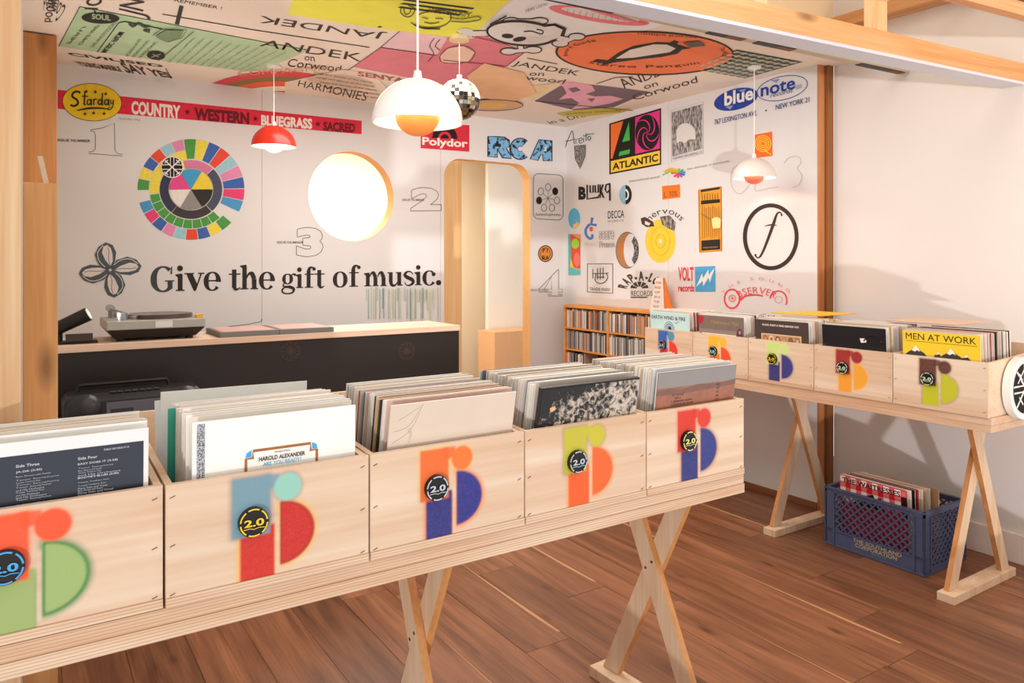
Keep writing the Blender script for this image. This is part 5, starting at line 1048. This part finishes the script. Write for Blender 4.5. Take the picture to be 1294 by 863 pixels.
A.quadtext('PROTECTION', (597, 15), (545, 8), (542, 11.5), (594, 18), TK); A.quadtext('USE HEARING', (594, 18), (541, 12), (538, 15.6), (591, 21.5), TK)
for p in ([(508, 8), (506, 15), (512, 21), (520, 20), (524, 11), (516, 7)], [(510, 10), (512, 18), (518, 16), (518, 10)], [(519, 28), (526, 33), (540, 35), (556, 34), (566, 29), (570, 22), (566, 15), (556, 13), (540, 15), (528, 19)], [(536, 28), (545, 30), (555, 28)], [(533, 22), (541, 24)], [(550, 23), (560, 24)], [(568, 22), (584, 24), (604, 21), (606, 25), (588, 28), (570, 27)]): A.rib(p, 1.1, '4c4626', smooth=4)
A.rib([(523, 31), (536, 36), (556, 36.5)], 1.8, '3c3820', smooth=3); A.build('ceiling_painting', 'bright yellow ceiling painting with a sketched face and black stripes', 'ceiling painting')
A = Art(ceil); A.poly([(505, 39.5), (566, 47), (552, 70), (481, 60)], CI2('dcb4bc')); A.poly([(481, 60), (552, 70), (566, 47), (610, 44), (664, 66), (640, 84), (600, 103), (566, 112), (446, 84)], CI2('cc7480')); A.poly([(446, 84.5), (566, 108), (556, 118), (430, 96)], CI2('e2c8b8')); A.rib([(505, 39.5), (481, 60), (446, 84.5), (430, 96)], .8, TK)
A.rib([(481, 60), (552, 70)], 1, '5c3038'); A.rib([(549, 48), (543, 58), (548, 68), (541, 78)], .9, '5c2c38', smooth=4); A.rib([(556, 50), (550, 58), (556, 64)], .9, '5c2c38', smooth=4)
A.poly([(556, 71), (566, 61), (586, 58), (600, 66), (592, 78), (570, 80), (558, 78)], CI2('e0b8a4')); A.rib([(556, 71), (566, 61), (586, 58), (600, 66), (592, 78), (570, 80), (558, 78)], .8, '7c4440', closed=True, smooth=3)
A.quadtext('SENYA', (452, 96), (512, 105), (512, 99.5), (452, 90), 'b85c60', bold=.03); A.rib([(560, 76), (640, 84), (662, 67)], .8, '7c3440'); A.rib([(596, 46), (640, 56), (664, 66)], .8, '7c3440')
A.poly([(590, 96), (612, 80), (662, 92), (678, 118), (640, 131), (600, 120)], CI2('dcb088')); A.ell(622, 133, 39, 7.4, CI2('c8a884')); A.ring(622, 133, 39, 7.4, .9, TK); A.ell(624, 133, 17, 3.8, CI2('e0b464')); A.build('ceiling_painting', 'pink and rose ceiling painting with a pale hand and a painted lamp shadow, behind the mirror ball', 'ceiling painting')  # first tan polygon paints the white pendant's cast shadow into the ceiling colour
A = Art(ceil)
A.quadtext('JANDEK', (490, 41), (330, 17), (325, 28.5), (484, 50), TK, bold=.0); A.rib([(205, 18), (320, 37.8), (467, 60)], 1.1, TK); A.rib([(229.5, 7.5), (223.5, 31)], [5.5, 5.5], TK)
A.build('ceiling_painting', 'upside-down black name between two ruled lines across the middle of the ceiling', 'ceiling painting'); A = Art(ceil); A.quadtext('ANDEK', (327, 58), (456, 78), (458, 68), (334, 50), TK, bold=.0); A.quadtext('on', (384, 76), (398, 78), (397, 72), (386, 71), TK); A.quadtext('Corwood', (362, 84), (430, 91), (432, 83), (366, 74), TK)
A.build('ceiling_painting', 'upright black name on cream just right of the long green panel', 'ceiling painting'); A = Art(ceil); A.quadtext('Corwood', (85, 8), (55, -12), (55, 14), (72, 28), TK, bold=.0) ; A.quadtext('wood', (60, -3), (56, 28), (66, 28), (82, 2), TK); A.quadtext('or', (110, -3), (105, 17), (120, 18), (132, -3), TK); A.quadtext('JN', (190, 25), (193, 4), (152, -4), (150, 15), TK)
A.build('ceiling_painting', 'large turned black letters in the far left corner of the ceiling', 'ceiling painting'); A = Art(ceil); A.quadtext('REMEMBER !', (220, 2), (280, 12.5), (281, 9), (222, -2), TK); A.build('ceiling_painting', 'small black handwritten word at the top left edge of the ceiling', 'ceiling painting'); A = Art(ceil); A.quadtext('JANDEK', (645, 84), (728, 98), (734, 90), (652, 77), TK); A.quadtext('on', (668, 95.6), (687, 96.2), (688, 92.6), (670, 92), TK); A.quadtext('Corwood', (627, 97), (712, 106), (716, 100.5), (632, 91.5), TK); A.rib([(666, 73.5), (704, 81)], .9, TK)
A.build('ceiling_painting', 'black name on cream directly below the skull on the ceiling', 'ceiling painting'); A = Art(ceil); A.quadtext('ANDEK', (789, 112), (845, 92), (848, 83), (778, 101), TK); A.quadtext('on', (815, 113), (832, 108), (830, 104), (813, 109), TK); A.quadtext('Corwood', (802, 127), (882, 104), (880, 96), (797, 121), TK); A.rib([(754, 106), (778, 98), (800, 97)], .8, TK)
A.build('ceiling_painting', 'black name on cream below the large orange oval on the ceiling', 'ceiling painting'); A = Art(ceil); A.quadtext('in a Drainie', (696, 157), (760, 143), (757, 139), (690, 153), TK); A.quadtext('1 !. o', (612, 153), (660, 158), (664, 154), (616, 149), TK, bold=.03)
A.build('ceiling_painting', 'faint black words along the back edge of the ceiling near the corner', 'ceiling painting')
# skull with bones
A = Art(ceil, step=.0002); A.poly([(608, 36), (640, 6), (652, -2), (760, -2), (845, 30), (800, 42), (700, 60), (620, 50)], CI2('dcdcdc', .05))
OU, WH_ = '2c2623', 'e8e4e0'
ends = (((588, 39.5), (591, 46), (618, 42)), ((646, 26.5), (682, 26.5), (664, 36)), ((729, 46.5), (708, 55), (690, 45)), ((643, 65), (674, 63), (657, 54)))
def limb(g):
    cc = OU if g else WH_
    for p, q_, c3 in ends:
        mid = ((p[0]+q_[0])/2, (p[1]+q_[1])/2); A.rib([mid, c3], 6+g*2.2, cc)
        for e_ in (p, q_): A.ell(e_[0], e_[1], 9.5+g*1.8, 3.6+g*1.3, cc)
        A.rib([p, q_], 4+g*2, cc)
limb(1); A.ell(660, 42, 46, 16.5, OU, rot=4); A.poly([(680, 33), (702, 30), (716, 36), (712, 49), (690, 56), (670, 56)], OU); limb(0)
A.ell(660, 42, 46, 16.5, OU, rot=4); A.ell(659, 42.2, 42, 13.6, WH_, rot=4); A.poly([(680, 35.5), (700, 32.5), (711, 37.5), (707, 47.5), (688, 53)], WH_)
A.ell(641.5, 45.5, 7.6, 3.0, '2c2623', rot=3); A.ell(656.5, 49.5, 8.5, 3.0, '2c2623', rot=-8); A.rib([(662, 40), (672, 39.5), (684, 43), (686, 39), (678, 37)], 1.6, '2c2623', smooth=4)
A.rib([(619, 31), (640, 20)], 1.8, '2c2623'); A.build('ceiling_painting', 'cartoon-style white skull with bones in thick black outline on the ceiling', 'ceiling painting')
A = Art(ceil); A.ell(757, 19.5, 64, 8.5, CI2('d8707c'), rot=9); A.ell(759, 18.5, 50, 5.2, 'e8e4e0', rot=9)
for i in range(11): A.rib([(718+i*8, 10.5+i*1.5), (716+i*8, 17+i*1.4)], .6, 'b8888c')
A.rib([(730, 8), (780, 22), (815, 31)], [1, 4, 1], CI2('d8707c')); A.quadtext('HERE LONG', (665, 16), (692, 6), (691, 3.5), (664, 12.5), '6a6664'); A.build('ceiling_painting', 'pink lips with white teeth painted near the front edge of the ceiling', 'ceiling painting')
A = Art(ceil, step=.0006); A.ell(815, 67.2, 113.5, 28.2, '2f2723', rot=1); A.ell(815, 67.2, 110.5, 26.2, CI2('ec7044', .06), rot=1)
A.poly([(748, 78), (754, 74.5), (768, 76), (782, 66), (800, 58), (830, 53), (850, 54), (866, 59), (856, 68), (836, 72), (800, 76), (776, 79), (764, 82), (758, 84), (762, 80)], '2f2723'); A.poly([(778, 74), (796, 63), (826, 56), (846, 56.5), (856, 60), (846, 66), (820, 70), (800, 73)], 'e6ded4'); A.poly([(842, 56), (852, 51), (858, 53), (854, 57), (874, 61), (858, 63)], '2f2723')
A.quadtext('Record Guide', (727, 84), (748, 44), (760, 44), (738, 84), TK) if False else A.arctext('Record Guide', 815, 67.2, 98, 19, 190, 128, -6, '5a2818')
A.quadtext('Penguin Stereo', (852, 89), (748, 81), (748, 86.5), (852, 93), '5a2818', bold=.0) if False else A.arctext('Stereo Penguin', 815, 67, 98, 19, 222, 316, 5, '5a2818'); A.arctext('Top Rank', 815, 67.2, 98, 20, 18, -12, -7, '5a2818'); A.quadtext('record edition', (880, 46), (806, 41), (806, 44), (880, 49.5), '5a2818'); A.poly([(862, 54), (884, 52), (892, 58), (872, 60)], '6a6058')
A.build('ceiling_painting', 'large orange oval with a black and white bird painted on the ceiling', 'ceiling painting')
# green gingham
A = Art(ceil); A.poly([(931.5, 62.8), (1015, 78.3), (941.2, 99.1), (873, 86.6)], CI2('52635c')); q = lambda u, v: (873*(1-u)*(1-v)+931.5*u*(1-v)+1015*u*v+941.2*(1-u)*v, 86.6*(1-u)*(1-v)+62.8*u*(1-v)+78.3*u*v+99.1*(1-u)*v)
for i in range(7):
    A.poly([q(i/7+.03, .02), q(i/7+.085, .02), q(i/7+.085, .98), q(i/7+.03, .98)], 'a8a890')
    for j in range(8): A.poly([q(i/7+.0, j/8+.03), q(i/7+.10, j/8+.03), q(i/7+.10, j/8+.07), q(i/7+.0, j/8+.07)], 'ccc4ac'); A.k -= 1
    A.k += 1
A.build('ceiling_painting', 'dark green gingham patch painted at the right of the ceiling', 'ceiling painting')
A = Art(ceil); A.poly([(676, 127.6), (714.8, 104.5), (760, 108), (822, 116), (775, 135.6), (725, 139)], CI2('6d5a66')); pk_ = CI2('d29aae')
A.poly([(700, 103.5), (722, 103), (748, 108), (752, 115), (740, 119), (752, 122), (772, 121), (788, 125), (770, 131), (742, 136), (722, 138), (732, 130), (722, 124), (706, 126), (716, 118), (712, 110)], pk_); A.poly([(718, 112), (728, 110), (734, 114), (724, 117)], CI2('6d5a66')); A.poly([(742, 125), (752, 124), (748, 129)], CI2('6d5a66'))
A.poly([(640, 112), (712, 104), (690, 116), (672, 126)], CI2('e0c498')); A.poly([(703, 143.5), (730, 139), (770, 136.5), (797, 138), (786, 142), (740, 147), (712, 147)], CI2('b8ac3c')); A.quadtext('ancient melody', (716, 145.6), (786, 140.6), (785, 138.4), (715, 142.4), '5c5420'); A.rib([(676, 128), (800, 140)], .6, TK)
A.build('ceiling_painting', 'purple and pink blotched picture with an olive strip at the back corner of the ceiling', 'ceiling painting')
